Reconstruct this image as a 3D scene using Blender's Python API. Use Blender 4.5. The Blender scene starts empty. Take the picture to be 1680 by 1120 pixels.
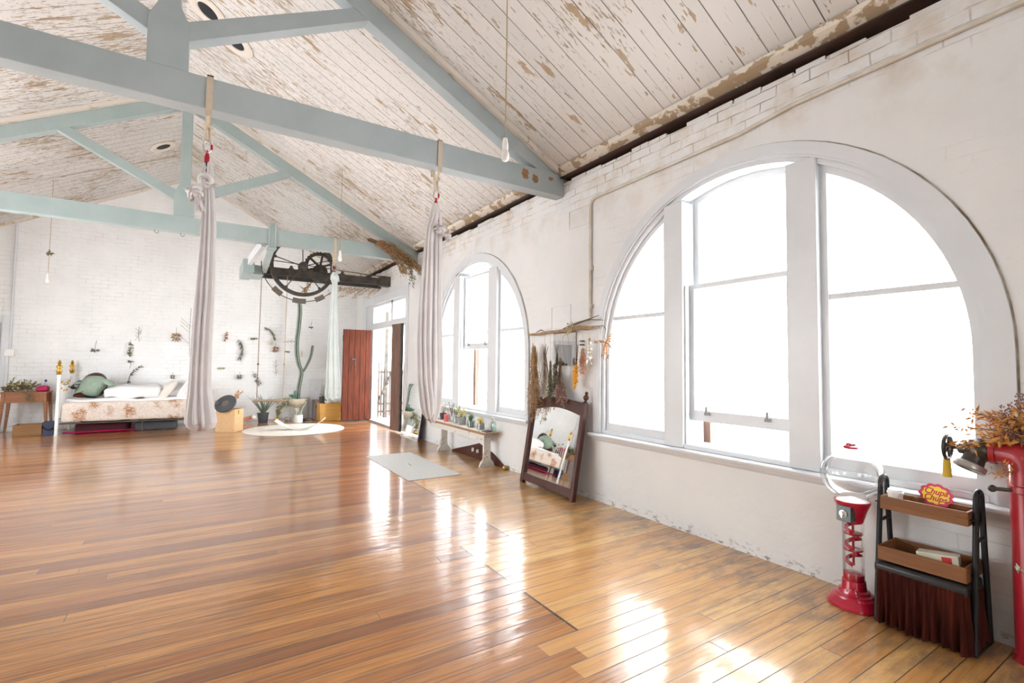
import bpy, bmesh, math, random
from math import sin, cos, pi, radians, sqrt, atan2, hypot
from mathutils import Vector, Matrix, noise as mn
V = Vector
rnd = random.Random(7)
scene = bpy.context.scene
COL = scene.collection

# ------------------------------------------------------------------ camera
FPX = 800.24
YAW, PITCH, ROLL = radians(32.6103), radians(2.6985), radians(.6493)
EYE = V((0, 0, 1.4))
_F = V((sin(YAW)*cos(PITCH), cos(YAW)*cos(PITCH), sin(PITCH)))
_r = V((cos(YAW), -sin(YAW), 0)); _u = _r.cross(_F)
_R = _r*cos(ROLL) + _u*sin(ROLL); _U = _u*cos(ROLL) - _r*sin(ROLL)
cd = bpy.data.cameras.new('camera'); cam = bpy.data.objects.new('camera', cd); COL.objects.link(cam)
cd.sensor_width = 36; cd.lens = FPX*36/1680; cd.clip_start = .02
M = Matrix((( _R.x, _U.x, -_F.x, EYE.x), (_R.y, _U.y, -_F.y, EYE.y), (_R.z, _U.z, -_F.z, EYE.z), (0, 0, 0, 1)))
cam.matrix_world = M
scene.camera = cam

def ray(px, py): return _F + _R*((px-840)/FPX) - _U*((py-560)/FPX)
def at(px, py, ax, val):
    """point of the plane x|y|z = val seen at a place of the survey photo"""
    d = ray(px, py); i = 'xyz'.index(ax)
    return EYE + d*((val-EYE[i])/d[i])
def ceil_at(px, py, s):
    d = ray(px, py); t = (5.6-.522*s*.28-1.4)/(d.z+.522*s*d.x)
    return EYE + d*t
def ceil_z(x): return 5.6 - .522*abs(x+.28)

# ------------------------------------------------------------------ materials
MATS = {}
class NT:
    def __init__(s, name):
        s.m = bpy.data.materials.new(name); s.m.use_nodes = True
        s.t = s.m.node_tree; s.b = s.t.nodes['Principled BSDF']; s.out = s.t.nodes['Material Output']
    def n(s, typ, **k):
        nd = s.t.nodes.new(typ)
        for a, b in k.items():
            if a.startswith('_'): setattr(nd, a[1:], b)
            else: nd.inputs[a.replace('__', ' ')].default_value = b
        return nd
    def l(s, a, b): s.t.links.new(a, b)
    def math(s, op, a, b=None, clamp=False):
        nd = s.t.nodes.new('ShaderNodeMath'); nd.operation = op; nd.use_clamp = clamp
        for i, v in enumerate((a, b)):
            if v is None: continue
            if isinstance(v, (int, float)): nd.inputs[i].default_value = v
            else: s.l(v, nd.inputs[i])
        return nd.outputs[0]
    def mix(s, f, a, b, blend='MIX'):
        nd = s.t.nodes.new('ShaderNodeMix'); nd.data_type = 'RGBA'; nd.blend_type = blend
        for i, v in ((0, f), (6, a), (7, b)):
            if isinstance(v, (int, float)): nd.inputs[i].default_value = v
            elif isinstance(v, tuple): nd.inputs[i].default_value = (*v, 1) if len(v) == 3 else v
            else: s.l(v, nd.inputs[i])
        return nd.outputs[2]
    def ramp(s, f, lo, hi):
        nd = s.t.nodes.new('ShaderNodeMapRange'); nd.inputs[1].default_value = lo; nd.inputs[2].default_value = hi
        nd.clamp = True; s.l(f, nd.inputs[0]); return nd.outputs[0]
    def bump(s, h, strength, dist, prev=None):
        nd = s.t.nodes.new('ShaderNodeBump'); nd.inputs['Strength'].default_value = strength
        nd.inputs['Distance'].default_value = dist; s.l(h, nd.inputs['Height'])
        if prev is not None: s.l(prev, nd.inputs['Normal'])
        return nd.outputs[0]
    def noise(s, vec, scale, detail=3, rough=.55):
        nd = s.t.nodes.new('ShaderNodeTexNoise'); nd.inputs['Scale'].default_value = scale
        nd.inputs['Detail'].default_value = detail; nd.inputs['Roughness'].default_value = rough
        s.l(vec, nd.inputs['Vector']); return nd.outputs[0]
    def vec(s, x, y, z=None):
        nd = s.t.nodes.new('ShaderNodeCombineXYZ')
        for i, v in enumerate((x, y, z)):
            if v is None: continue
            if isinstance(v, (int, float)): nd.inputs[i].default_value = v
            else: s.l(v, nd.inputs[i])
        return nd.outputs[0]
    def pos(s):
        g = s.t.nodes.new('ShaderNodeNewGeometry'); sp = s.t.nodes.new('ShaderNodeSeparateXYZ')
        s.l(g.outputs['Position'], sp.inputs[0]); return g.outputs['Position'], sp.outputs
    def obj(s):
        g = s.t.nodes.new('ShaderNodeTexCoord'); sp = s.t.nodes.new('ShaderNodeSeparateXYZ')
        s.l(g.outputs['Object'], sp.inputs[0]); return g.outputs['Object'], sp.outputs

def mat(name, col, rough=.6, metal=0., col2=None, scale=12., stretch=None, bump=0., bscale=60., coat=0., spec=.5, lo=.35, hi=.65):
    if name in MATS: return MATS[name]
    t = NT(name); b = t.b
    b.inputs['Roughness'].default_value = rough; b.inputs['Metallic'].default_value = metal
    b.inputs['Coat Weight'].default_value = coat; b.inputs['Coat Roughness'].default_value = .1
    b.inputs['Specular IOR Level'].default_value = spec
    v, o = t.obj()
    if stretch:
        v = t.vec(*[t.math('MULTIPLY', o[i], stretch[i]) for i in range(3)])
    if col2 is None: col2 = tuple(c*.9 for c in col)
    f = t.ramp(t.noise(v, scale, 4), lo, hi)
    t.l(t.mix(f, col, col2), b.inputs['Base Color'])
    if bump: t.l(t.bump(t.noise(v, bscale, 3), bump, .01), b.inputs['Normal'])
    MATS[name] = t.m; return t.m

def wood(name, a, b, rough=.4, axis=0, scale=9., coat=.0, spec=.35):
    st = [14., 14., 14.]; st[axis] = 1.
    return mat(name, a, rough, 0, b, scale/4, st, .25, scale*2, coat, spec)

def floor_mat():
    t = NT('floor_boards'); p, s = t.pos(); b = t.b
    X, Y = s[0], s[1]
    row = t.math('FLOOR', t.math('DIVIDE', Y, .107))
    wn = t.n('ShaderNodeTexWhiteNoise'); wn.noise_dimensions = '1D'; t.l(row, wn.inputs['W'])
    off = t.math('MULTIPLY', wn.outputs['Value'], 4.3)
    xs = t.math('DIVIDE', t.math('ADD', X, off), 4.3)
    seg = t.math('FLOOR', xs)
    wn2 = t.n('ShaderNodeTexWhiteNoise'); wn2.noise_dimensions = '2D'; t.l(t.vec(row, seg), wn2.inputs['Vector'])
    r1 = wn2.outputs['Value']
    wn3 = t.n('ShaderNodeTexWhiteNoise'); wn3.noise_dimensions = '2D'; t.l(t.vec(t.math('ADD', row, 37.), seg), wn3.inputs['Vector'])
    r2 = wn3.outputs['Value']
    fy = t.math('FRACT', t.math('DIVIDE', Y, .107))
    ey = t.math('MINIMUM', fy, t.math('SUBTRACT', 1., fy))
    ex = t.math('MULTIPLY', t.math('MINIMUM', t.math('FRACT', xs), t.math('SUBTRACT', 1., t.math('FRACT', xs))), 40.)
    edge = t.math('MINIMUM', ey, ex)
    gap = t.ramp(edge, .03, .010)            # 1 in the gap
    gv = t.vec(t.math('MULTIPLY', X, 1.2), t.math('ADD', t.math('MULTIPLY', Y, 34.), t.math('MULTIPLY', r1, 50.)), r1)
    grain = t.noise(gv, 1.6, 6, .65)
    fine = t.noise(t.vec(t.math('MULTIPLY', X, 6.), t.math('MULTIPLY', Y, 240.), r2), 1., 3, .6)
    # honey and red-brown boards
    c = t.mix(r1, (.42, .155, .036), (.60, .28, .075))
    c = t.mix(t.math('MULTIPLY', t.ramp(r2, .60, .95), .8), c, (.23, .080, .024))
    c = t.mix(t.math('MULTIPLY', t.ramp(grain, .42, .72), .9), c, (.15, .052, .018))
    c = t.mix(t.math('MULTIPLY', t.ramp(fine, .45, .75), .45), c, (.12, .05, .02))
    # newer yellow boards beside the windows, a straight butt seam at their left
    ry_ = t.math('MULTIPLY', row, .107)
    farr = t.math('GREATER_THAN', ry_, 3.38); nearr = t.math('LESS_THAN', ry_, 1.95)
    st = t.math('ADD', 1.735, t.math('MULTIPLY', farr, .445))
    st = t.math('ADD', st, t.math('MULTIPLY', nearr, t.math('MULTIPLY', t.math('SUBTRACT', r1, .8), .5)))
    new = t.math('MULTIPLY', t.math('GREATER_THAN', X, st), t.math('LESS_THAN', Y, 7.2))
    cn = t.mix(r1, (.58, .28, .085), (.72, .44, .17))
    cn = t.mix(t.math('MULTIPLY', t.ramp(grain, .45, .8), .75), cn, (.26, .11, .035))
    c = t.mix(new, c, cn)
    seam = t.math('MULTIPLY', t.ramp(t.math('ABSOLUTE', t.math('SUBTRACT', X, st)), .012, .003), t.math('LESS_THAN', Y, 7.2))
    seam = t.math('MULTIPLY', seam, t.math('GREATER_THAN', ry_, 1.95))
    # wear: grey scuffs and dark stains
    w = t.noise(t.vec(t.math('MULTIPLY', X, .8), t.math('MULTIPLY', Y, 3.)), 1.3, 5, .65)
    c = t.mix(t.math('MULTIPLY', t.ramp(w, .53, .68), .35), c, (.09, .045, .025))
    near = t.ramp(X, 2.2, 3.2)
    w2 = t.noise(t.vec(t.math('MULTIPLY', X, 1.), t.math('MULTIPLY', Y, 2.5)), 3.1, 5, .7)
    c = t.mix(t.math('MULTIPLY', t.math('MULTIPLY', t.ramp(w2, .47, .62), near), .7), c, (.17, .13, .10))
    w3 = t.noise(p, 34., 3, .6)
    c = t.mix(t.math('MULTIPLY', t.ramp(w3, .70, .76), .7), c, (.05, .03, .02))
    c = t.mix(t.math('MAXIMUM', gap, seam), c, (.02, .01, .006))
    t.l(c, b.inputs['Base Color'])
    rg = t.math('ADD', .28, t.math('MULTIPLY', t.ramp(t.noise(t.vec(t.math('MULTIPLY', X, 2.), t.math('MULTIPLY', Y, 14.)), 1.5, 5, .7), .3, .75), .13))
    rg = t.math('ADD', rg, t.math('MULTIPLY', gap, .3))
    t.l(rg, b.inputs['Roughness']); t.l(t.math('SUBTRACT', rg, .215), b.inputs['Coat Roughness'])
    b.inputs['Specular IOR Level'].default_value = .2
    b.inputs['Coat Weight'].default_value = 1.; b.inputs['Coat Roughness'].default_value = .075
    h = t.math('SUBTRACT', t.math('MULTIPLY', t.math('ADD', r1, t.math('MULTIPLY', fine, .25)), .22), gap)
    warp = t.noise(t.vec(t.math('MULTIPLY', X, 1.3), t.math('MULTIPLY', Y, 9.3)), 1., 2, .5)
    n1 = t.bump(h, .25, .003)
    nrm = t.bump(warp, .13, .02, n1)
    t.l(nrm, b.inputs['Normal']); t.l(nrm, b.inputs['Coat Normal'])
    return t.m

def ceiling_mat():
    t = NT('peeling_ceiling_paint'); p, s = t.pos(); b = t.b
    X, Y = s[0], s[1]
    W = .19
    row = t.math('FLOOR', t.math('DIVIDE', Y, W))
    wn = t.n('ShaderNodeTexWhiteNoise'); wn.noise_dimensions = '1D'; t.l(row, wn.inputs['W'])
    fy = t.math('FRACT', t.math('DIVIDE', Y, W))
    e1 = t.math('MINIMUM', fy, t.math('SUBTRACT', 1., fy))
    wob = t.math('MULTIPLY', t.noise(t.vec(t.math('MULTIPLY', X, 3.), row), 1., 3), .012)
    g1 = t.ramp(t.math('SUBTRACT', e1, wob), .019, .006)
    brk = t.ramp(t.noise(t.vec(t.math('MULTIPLY', X, 1.1), t.math('MULTIPLY', row, 3.7)), 1., 3), .32, .5)
    g1 = t.math('MULTIPLY', g1, t.math('ADD', .5, t.math('MULTIPLY', brk, .5)))
    g2 = t.ramp(t.math('ABSOLUTE', t.math('SUBTRACT', fy, .5)), .012, .002)
    brk2 = t.ramp(t.noise(t.vec(t.math('MULTIPLY', X, 2.), t.math('MULTIPLY', row, 5.1), 3.), 1., 4), .5, .6)
    g2 = t.math('MULTIPLY', t.math('MULTIPLY', g2, brk2), .7)
    gap = t.math('MAXIMUM', g1, g2)
    # density of the peeling grows towards the far and left parts
    dens = t.math('MAXIMUM', t.ramp(Y, 2.2, 6.5), t.ramp(X, 1., -.8))
    clus = t.noise(p, .9, 3, .5)
    sv = t.vec(t.math('MULTIPLY', X, 5.), t.math('MULTIPLY', Y, 26.), row)
    slit = t.noise(sv, 1.9, 5, .68)
    th = t.math('SUBTRACT', .655, t.math('ADD', t.math('MULTIPLY', dens, .085), t.math('MULTIPLY', t.math('SUBTRACT', clus, .5), .42)))
    f1 = t.ramp(t.math('SUBTRACT', slit, th), 0., .02)
    pv = t.vec(t.math('MULTIPLY', X, 2.2), t.math('MULTIPLY', Y, 6.5))
    big = t.noise(pv, 1.15, 6, .62)
    f2 = t.ramp(t.math('SUBTRACT', big, t.math('SUBTRACT', .757, t.math('MULTIPLY', clus, .30))), 0., .008)
    # darker grey specks
    sp = t.noise(t.vec(t.math('MULTIPLY', X, 11.), t.math('MULTIPLY', Y, 46.)), 1.6, 4, .6)
    f3 = t.ramp(t.math('SUBTRACT', sp, t.math('SUBTRACT', .685, t.math('MULTIPLY', dens, .08))), 0., .02)
    tone = t.noise(t.vec(t.math('MULTIPLY', X, .6), t.math('MULTIPLY', Y, .9)), 1., 3)
    base = t.mix(t.ramp(tone, .35, .65), (.70, .68, .65), (.61, .60, .575))
    base = t.mix(t.math('MULTIPLY', wn.outputs['Value'], .5), base, (.72, .69, .65))
    tan = t.mix(t.noise(p, 7., 4), (.34, .23, .13), (.50, .40, .28))
    c = t.mix(f2, base, tan)
    c = t.mix(f1, c, t.mix(t.noise(p, 3., 2), (.30, .22, .14), (.42, .36, .29)))
    c = t.mix(t.math('MULTIPLY', f3, .85), c, (.17, .14, .12))
    c = t.mix(t.math('MULTIPLY', gap, .9), c, (.09, .07, .055))
    t.l(c, b.inputs['Base Color']); b.inputs['Roughness'].default_value = .75
    h = t.math('SUBTRACT', 1., t.math('MAXIMUM', gap, t.math('MULTIPLY', t.math('MAXIMUM', f1, f2), .5)))
    h = t.math('ADD', h, t.math('MULTIPLY', t.noise(p, 25., 4), .2))
    t.l(t.bump(h, .6, .008), b.inputs['Normal'])
    return t.m

def wall_mat(name, horiz, stains):
    t = NT(name); p, s = t.pos(); b = t.b
    H, Z = s[horiz], s[2]
    wob = t.math('MULTIPLY', t.math('SUBTRACT', t.noise(p, 2.2, 3), .5), .05)
    br = t.n('ShaderNodeTexBrick'); t.l(t.vec(t.math('ADD', H, wob), t.math('ADD', Z, wob)), br.inputs['Vector'])
    for k, v in (('Scale', 1.), ('Brick Width', .24), ('Row Height', .083), ('Mortar Size', .006), ('Mortar Smooth', .55)): br.inputs[k].default_value = v
    br.inputs['Color1'].default_value = (1, 1, 1, 1); br.inputs['Color2'].default_value = (.75, .75, .75, 1); br.inputs['Mortar'].default_value = (0, 0, 0, 1)
    bh = br.outputs['Color']
    big = t.noise(p, 1.1, 4, .6)
    if stains:
        base = t.mix(t.ramp(big, .35, .65), (.75, .745, .73), (.68, .68, .675))
        vis = t.math('MAXIMUM', t.ramp(Z, 3.15, 3.38), t.math('MULTIPLY', t.ramp(t.noise(p, .9, 2), .56, .64), .22))
        st = t.math('MULTIPLY', t.ramp(t.noise(p, 3.1, 5, .65), .47, .66), t.ramp(Z, 2.75, 3.35))
        base = t.mix(t.math('MULTIPLY', st, .5), base, (.50, .39, .26))
        # scuffed foot of the wall
        ft = t.math('MULTIPLY', t.ramp(Z, .1, .0), t.ramp(t.noise(t.vec(t.math('MULTIPLY', H, 6.), t.math('MULTIPLY', Z, 14.)), 2.2, 5, .7), .54, .6))
        base = t.mix(t.math('MULTIPLY', ft, .85), base, (.10, .08, .06))
        sc = t.ramp(t.noise(t.vec(t.math('MULTIPLY', H, 3.), t.math('MULTIPLY', Z, 11.)), 3., 5, .7), .70, .73)
        base = t.mix(t.math('MULTIPLY', sc, .45), base, (.42, .38, .34))
        mc = (.22, .165, .11)
    else:
        base = t.mix(t.ramp(big, .35, .65), (.86, .865, .86), (.78, .785, .78))
        vis = t.math('ADD', .25, t.math('MULTIPLY', t.ramp(t.noise(p, 1.7, 3), .4, .6), .55))
        sc = t.ramp(t.noise(t.vec(t.math('MULTIPLY', H, 3.), t.math('MULTIPLY', Z, 11.)), 2.2, 5, .7), .69, .72)
        base = t.mix(t.math('MULTIPLY', sc, .4), base, (.45, .43, .41))
        mc = (.55, .54, .52)
    mort = t.math('SUBTRACT', 1., t.ramp(bh, 0., .5))
    thin = t.ramp(t.noise(p, 5., 3), .42, .6)
    c = t.mix(t.math('MULTIPLY', t.math('MULTIPLY', mort, vis), t.math('MULTIPLY', thin, .8)), base, mc)
    t.l(c, b.inputs['Base Color']); b.inputs['Roughness'].default_value = .55
    hh = t.math('ADD', t.math('MULTIPLY', t.math('MULTIPLY', t.ramp(bh, 0., 1.), vis), 1.), t.math('MULTIPLY', t.noise(p, 14., 5, .6), .7))
    t.l(t.bump(hh, .55 if not stains else .38, .012), b.inputs['Normal'])
    return t.m

def glass_mat(name, tint=(1, 1, 1), base=.03, rough=0., fk=.6):
    if name in MATS: return MATS[name]
    t = NT(name); t.t.nodes.remove(t.b)
    tr = t.n('ShaderNodeBsdfTransparent'); tr.inputs[0].default_value = (*tint, 1)
    gl = t.n('ShaderNodeBsdfGlossy'); gl.inputs['Roughness'].default_value = rough
    fr = t.n('ShaderNodeLayerWeight'); fr.inputs[0].default_value = .25
    mx = t.n('ShaderNodeMixShader')
    t.l(t.math('ADD', t.math('MULTIPLY', fr.outputs['Fresnel'], fk), base, True), mx.inputs[0])
    t.l(tr.outputs[0], mx.inputs[1]); t.l(gl.outputs[0], mx.inputs[2]); t.l(mx.outputs[0], t.out.inputs[0])
    MATS[name] = t.m; return t.m

def cover_mat():
    t = NT('floral_coverlet'); p, o = t.obj(); b = t.b
    v = t.noise(p, 38., 5, .7)
    vo = t.n('ShaderNodeTexVoronoi'); vo.inputs['Scale'].default_value = 3.4
    wv = t.n('ShaderNodeVectorMath'); wv.operation = 'ADD'; t.l(p, wv.inputs[0])
    nz = t.n('ShaderNodeTexNoise'); nz.inputs['Scale'].default_value = 9; t.l(p, nz.inputs['Vector'])
    sc = t.n('ShaderNodeVectorMath'); sc.operation = 'SCALE'; sc.inputs['Scale'].default_value = .22; t.l(nz.outputs['Color'], sc.inputs[0])
    t.l(sc.outputs[0], wv.inputs[1]); t.l(wv.outputs[0], vo.inputs['Vector'])
    f = t.math('MULTIPLY', t.ramp(vo.outputs['Distance'], .50, .24), t.ramp(v, .40, .52))
    c = t.mix(t.ramp(t.noise(p, 60., 3), .4, .6), (.72, .66, .60), (.60, .50, .42))
    c = t.mix(f, c, (.34, .13, .035))
    t.l(c, b.inputs['Base Color']); b.inputs['Roughness'].default_value = .85
    t.l(t.bump(t.noise(p, 50., 3), .5, .01), b.inputs['Normal'])
    return t.m

# ------------------------------------------------------------------ mesh helpers
class MB:
    def __init__(s): s.v = []; s.f = []; s.mi = []; s.cur = 0
    def add(s, vs, fs):
        k = len(s.v); s.v += [V(q) for q in vs]; s.f += [tuple(i+k for i in f) for f in fs]; s.mi += [s.cur]*len(fs); return s
    def box(s, a, b, rot=None, piv=None):
        x0, y0, z0 = a; x1, y1, z1 = b
        vs = [V(q) for q in ((x0,y0,z0),(x1,y0,z0),(x1,y1,z0),(x0,y1,z0),(x0,y0,z1),(x1,y0,z1),(x1,y1,z1),(x0,y1,z1))]
        if rot is not None:
            pv = V(piv) if piv is not None else (V(a)+V(b))/2
            vs = [rot @ (q-pv) + pv for q in vs]
        return s.add(vs, [(0,3,2,1),(4,5,6,7),(0,1,5,4),(1,2,6,5),(2,3,7,6),(3,0,4,7)])
    def bar(s, p, q, w, h, up=(0, 0, 1)):
        p, q = V(p), V(q); d = (q-p).normalized(); side = d.cross(V(up)).normalized(); u2 = side.cross(d)
        vs = [c+side*a*w/2+u2*b*h/2 for c in (p, q) for a, b in ((-1,-1),(1,-1),(1,1),(-1,1))]
        return s.add(vs, [(0,3,2,1),(4,5,6,7),(0,1,5,4),(1,2,6,5),(2,3,7,6),(3,0,4,7)])
    def tube(s, pts, r, n=8, cap=True, flat=1.):
        pts = [V(p) for p in pts]; m = len(pts)
        rs = r if isinstance(r, (list, tuple)) else [r]*m
        vs = []; prev = None
        for i, p in enumerate(pts):
            d = (pts[min(i+1, m-1)]-pts[max(i-1, 0)])
            d = d.normalized() if d.length > 1e-9 else V((0, 0, 1))
            if prev is None:
                a = V((0, 0, 1)) if abs(d.z) < .9 else V((1, 0, 0)); x = d.cross(a).normalized()
            else:
                x = (prev - d*prev.dot(d)); x = x.normalized() if x.length > 1e-6 else d.orthogonal().normalized()
            prev = x; y = d.cross(x)
            vs += [p + (x*cos(2*pi*k/n) + y*sin(2*pi*k/n)*flat)*rs[i] for k in range(n)]
        fs = [(i*n+k, i*n+(k+1) % n, (i+1)*n+(k+1) % n, (i+1)*n+k) for i in range(m-1) for k in range(n)]
        if cap: fs += [tuple(range(n))[::-1], tuple(range((m-1)*n, m*n))]
        return s.add(vs, fs)
    def lathe(s, prof, c, n=24, axis=(0, 0, 1), caps=True):
        ax = V(axis).normalized(); x = ax.orthogonal().normalized(); y = ax.cross(x); c = V(c)
        vs = [c + ax*z + (x*cos(2*pi*k/n)+y*sin(2*pi*k/n))*r for r, z in prof for k in range(n)]
        m = len(prof)
        fs = [(i*n+k, i*n+(k+1) % n, (i+1)*n+(k+1) % n, (i+1)*n+k) for i in range(m-1) for k in range(n)]
        if caps: fs += [tuple(range(n))[::-1], tuple(range((m-1)*n, m*n))]
        return s.add(vs, fs)
    def ball(s, c, r, n=10, sq=(1, 1, 1), rot=None):
        c = V(c); m = n//2+1; vs = []; fs = []
        for i in range(m+1):
            th = pi*i/m
            for k in range(n):
                q = V((sin(th)*cos(2*pi*k/n)*sq[0], sin(th)*sin(2*pi*k/n)*sq[1], cos(th)*sq[2]))*r
                if rot is not None: q = rot @ q
                vs.append(c+q)
        fs = [(i*n+k, (i+1)*n+k, (i+1)*n+(k+1) % n, i*n+(k+1) % n) for i in range(m) for k in range(n)]
        return s.add(vs, fs)
    def prism(s, poly, axis, a, b):
        """poly of 2D points, extruded from a to b along x, y or z"""
        i = 'xyz'.index(axis)
        def P(q, h):
            l = list(q); l.insert(i, h); return V(l)
        n = len(poly); vs = [P(q, a) for q in poly]+[P(q, b) for q in poly]
        fs = [tuple(range(n))[::-1], tuple(range(n, 2*n))]+[(k, (k+1) % n, n+(k+1) % n, n+k) for k in range(n)]
        return s.add(vs, fs)
    def frame(s, outer, inner, axis, a, b):
        i = 'xyz'.index(axis)
        def P(q, h):
            l = list(q); l.insert(i, h); return V(l)
        n = len(outer); vs = [P(q, h) for h in (a, b) for L in (outer, inner) for q in L]
        fs = []
        for k in range(n):
            j = (k+1) % n
            fs += [(k, j, n+j, n+k), (2*n+k, 3*n+k, 3*n+j, 2*n+j), (k, 2*n+k, 2*n+j, j), (n+k, n+j, 3*n+j, 3*n+k)]
        return s.add(vs, fs)
    def torus(s, c, R, r, axis=(0, 0, 1), n=32, m=8, a0=0., a1=2*pi):
        ax = V(axis).normalized(); x = ax.orthogonal().normalized(); y = ax.cross(x); c = V(c)
        full = abs(a1-a0-2*pi) < 1e-6; cnt = n if full else n+1
        vs = []
        for i in range(cnt):
            a = a0+(a1-a0)*i/n; d = x*cos(a)+y*sin(a)
            vs += [c+d*(R+r*cos(2*pi*k/m))+ax*r*sin(2*pi*k/m) for k in range(m)]
        fs = [(i*m+k, i*m+(k+1) % m, ((i+1) % cnt)*m+(k+1) % m, ((i+1) % cnt)*m+k) for i in range(n) for k in range(m)]
        return s.add(vs, fs)
    def leaf(s, p, d, L, w, up=None, bend=.15):
        p = V(p); d = V(d).normalized()
        up = V(up) if up is not None else V((rnd.uniform(-1, 1), rnd.uniform(-1, 1), rnd.uniform(-1, 1)))
        sd = d.cross(up); sd = sd.normalized() if sd.length > 1e-4 else d.orthogonal().normalized()
        nn = sd.cross(d)
        vs = [p, p+d*L*.35+sd*w/2+nn*bend*L*.3, p+d*L*.35-sd*w/2+nn*bend*L*.3, p+d*L*.38-nn*.06*L, p+d*L+nn*bend*L*-.2]
        return s.add(vs, [(0, 3, 1), (0, 2, 3), (1, 3, 4), (3, 2, 4)])
    def build(s, name, material, parent=None, smooth=True, bevel=0., sharp=38, origin=None, label=None, bseg=2):
        me = bpy.data.meshes.new(name)
        lo = V([min(q[i] for q in s.v) for i in range(3)]); hi = V([max(q[i] for q in s.v) for i in range(3)])
        c = (lo+hi)/2
        if parent is None: c.z = lo.z
        if origin is not None: c = V(origin)
        me.from_pydata([q-c for q in s.v], [], s.f)
        ms = material if isinstance(material, (list, tuple)) else [material]
        for m_ in ms: me.materials.append(m_)
        for p_, i_ in zip(me.polygons, s.mi): p_.material_index = i_
        bm = bmesh.new(); bm.from_mesh(me)
        bmesh.ops.remove_doubles(bm, verts=bm.verts, dist=1e-6)
        if not getattr(s, 'keep', False): bmesh.ops.recalc_face_normals(bm, faces=bm.faces)
        for f in bm.faces: f.smooth = smooth
        if smooth:
            ca = radians(sharp)
            for e in bm.edges:
                if len(e.link_faces) == 2 and e.calc_face_angle(0) > ca: e.smooth = False
        bm.to_mesh(me); bm.free()
        o = bpy.data.objects.new(name, me); COL.objects.link(o)
        WO[o.name] = c
        if parent is not None:
            o.parent = parent; o.location = c-WO[parent.name]
        else: o.location = c
        if bevel:
            md = o.modifiers.new('bevel', 'BEVEL'); md.width = bevel; md.segments = bseg; md.limit_method = 'ANGLE'; md.angle_limit = radians(40)
        if label: o['label'] = label
        return o
WO = {}
def empty(name, loc):
    o = bpy.data.objects.new(name, None); COL.objects.link(o); o.location = loc; WO[o.name] = V(loc)
    o.empty_display_size = .1; return o
def tag(o, label, cat, group=None, kind=None):
    o['label'] = label; o['category'] = cat
    if group: o['group'] = group
    if kind: o['kind'] = kind
    return o
def thing(name, loc, label, cat, group=None): return tag(empty(name, loc), label, cat, group)
def struct(o, label=None):
    o['kind'] = 'structure'
    if label: o['label'] = label
    return o
def rz(a): return Matrix.Rotation(a, 3, 'Z')
def ry(a): return Matrix.Rotation(a, 3, 'Y')
def rx(a): return Matrix.Rotation(a, 3, 'X')
def lerp(a, b, t): return a+(b-a)*t
def rv(k=1.): return V((rnd.uniform(-k, k), rnd.uniform(-k, k), rnd.uniform(-k, k)))

# ------------------------------------------------------------------ palette
m_white = mat('white_gloss_paint', (.67, .69, .71), .35, col2=(.63, .65, .67), scale=3, bump=.12, bscale=25)
m_beam = mat('blue_grey_beam_paint', (.36, .42, .435), .5, col2=(.41, .465, .48), scale=2.5, bump=.2, bscale=18)
m_beam2 = mat('pale_teal_beam_paint', (.33, .41, .40), .5, col2=(.38, .455, .45), scale=2.5, bump=.2, bscale=18)
m_silk = mat('lilac_grey_silk', (.64, .61, .605), .7, col2=(.58, .55, .55), scale=4)
m_silk2 = mat('pale_mint_silk', (.68, .73, .71), .7, col2=(.60, .67, .65), scale=4)
m_strap = mat('cream_webbing', (.62, .52, .40), .8, scale=30)
m_rope = mat('tan_cord', (.45, .32, .17), .8, scale=60)
m_steel = mat('steel', (.6, .6, .6), .3, 1.)
m_red = mat('red_anodised_metal', (.5, .02, .04), .3, .3)
m_black = mat('black_paint', (.012, .013, .015), .5, scale=9, spec=.3)
m_iron = mat('dark_cast_iron', (.045, .04, .035), .55, .3, (.09, .075, .06), 6., bump=.3)
m_brass = mat('polished_brass', (.80, .56, .16), .22, 1., (.70, .46, .12))
m_porc = mat('white_porcelain', (.80, .78, .74), .3)
m_bulb = glass_mat('bulb_glass', (.97, .97, .95), .12)
m_glass = glass_mat('clear_glass')
m_pane = glass_mat('window_pane', (1, 1, 1), .005, 0., .2)
m_cream = mat('cream_batten_paint', (.70, .65, .58), .7, col2=(.52, .42, .30), scale=5, stretch=(1, 3, 1), lo=.60, hi=.64, bump=.3)
m_dwood = wood('dark_mahogany', (.085, .022, .012), (.04, .011, .008), .3, 2)
m_rwood = wood('red_brown_door_wood', (.125, .033, .016), (.055, .018, .013), .65, 2, spec=.08)
m_gwood = wood('weathered_brown_wood', (.22, .12, .085), (.13, .075, .055), .6, 2)
m_twood = wood('teak_table_wood', (.33, .13, .045), (.24, .085, .03), .35, 0)
m_tray = wood('brown_tray_wood', (.27, .115, .042), (.20, .082, .032), .5, 1)
m_trayd = wood('dark_tray_inside', (.08, .04, .025), (.06, .03, .02), .5, 1)
m_yel = wood('honey_plywood', (.75, .42, .11), (.68, .36, .09), .4, 0)
m_ply = wood('pale_plywood', (.62, .40, .20), (.56, .35, .17), .5, 0)
m_lin = mat('white_linen', (.82, .81, .80), .9, col2=(.76, .75, .75), scale=5, bump=.5, bscale=9)
m_mirror = mat('silvered_mirror', (.93, .94, .93), .015, 1., (.93, .94, .93))
m_terra = mat('terracotta', (.45, .17, .09), .8)
m_twig = mat('dry_twig', (.20, .13, .075), .85, col2=(.12, .08, .05), scale=30)
m_straw = mat('dry_straw', (.46, .30, .14), .85, col2=(.34, .19, .08), scale=20)
m_rust = mat('rusty_dried_petals', (.38, .16, .08), .85, col2=(.25, .10, .06), scale=20)
m_olive = mat('dried_olive_leaves', (.20, .19, .09), .85, col2=(.12, .11, .06), scale=20)
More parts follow.
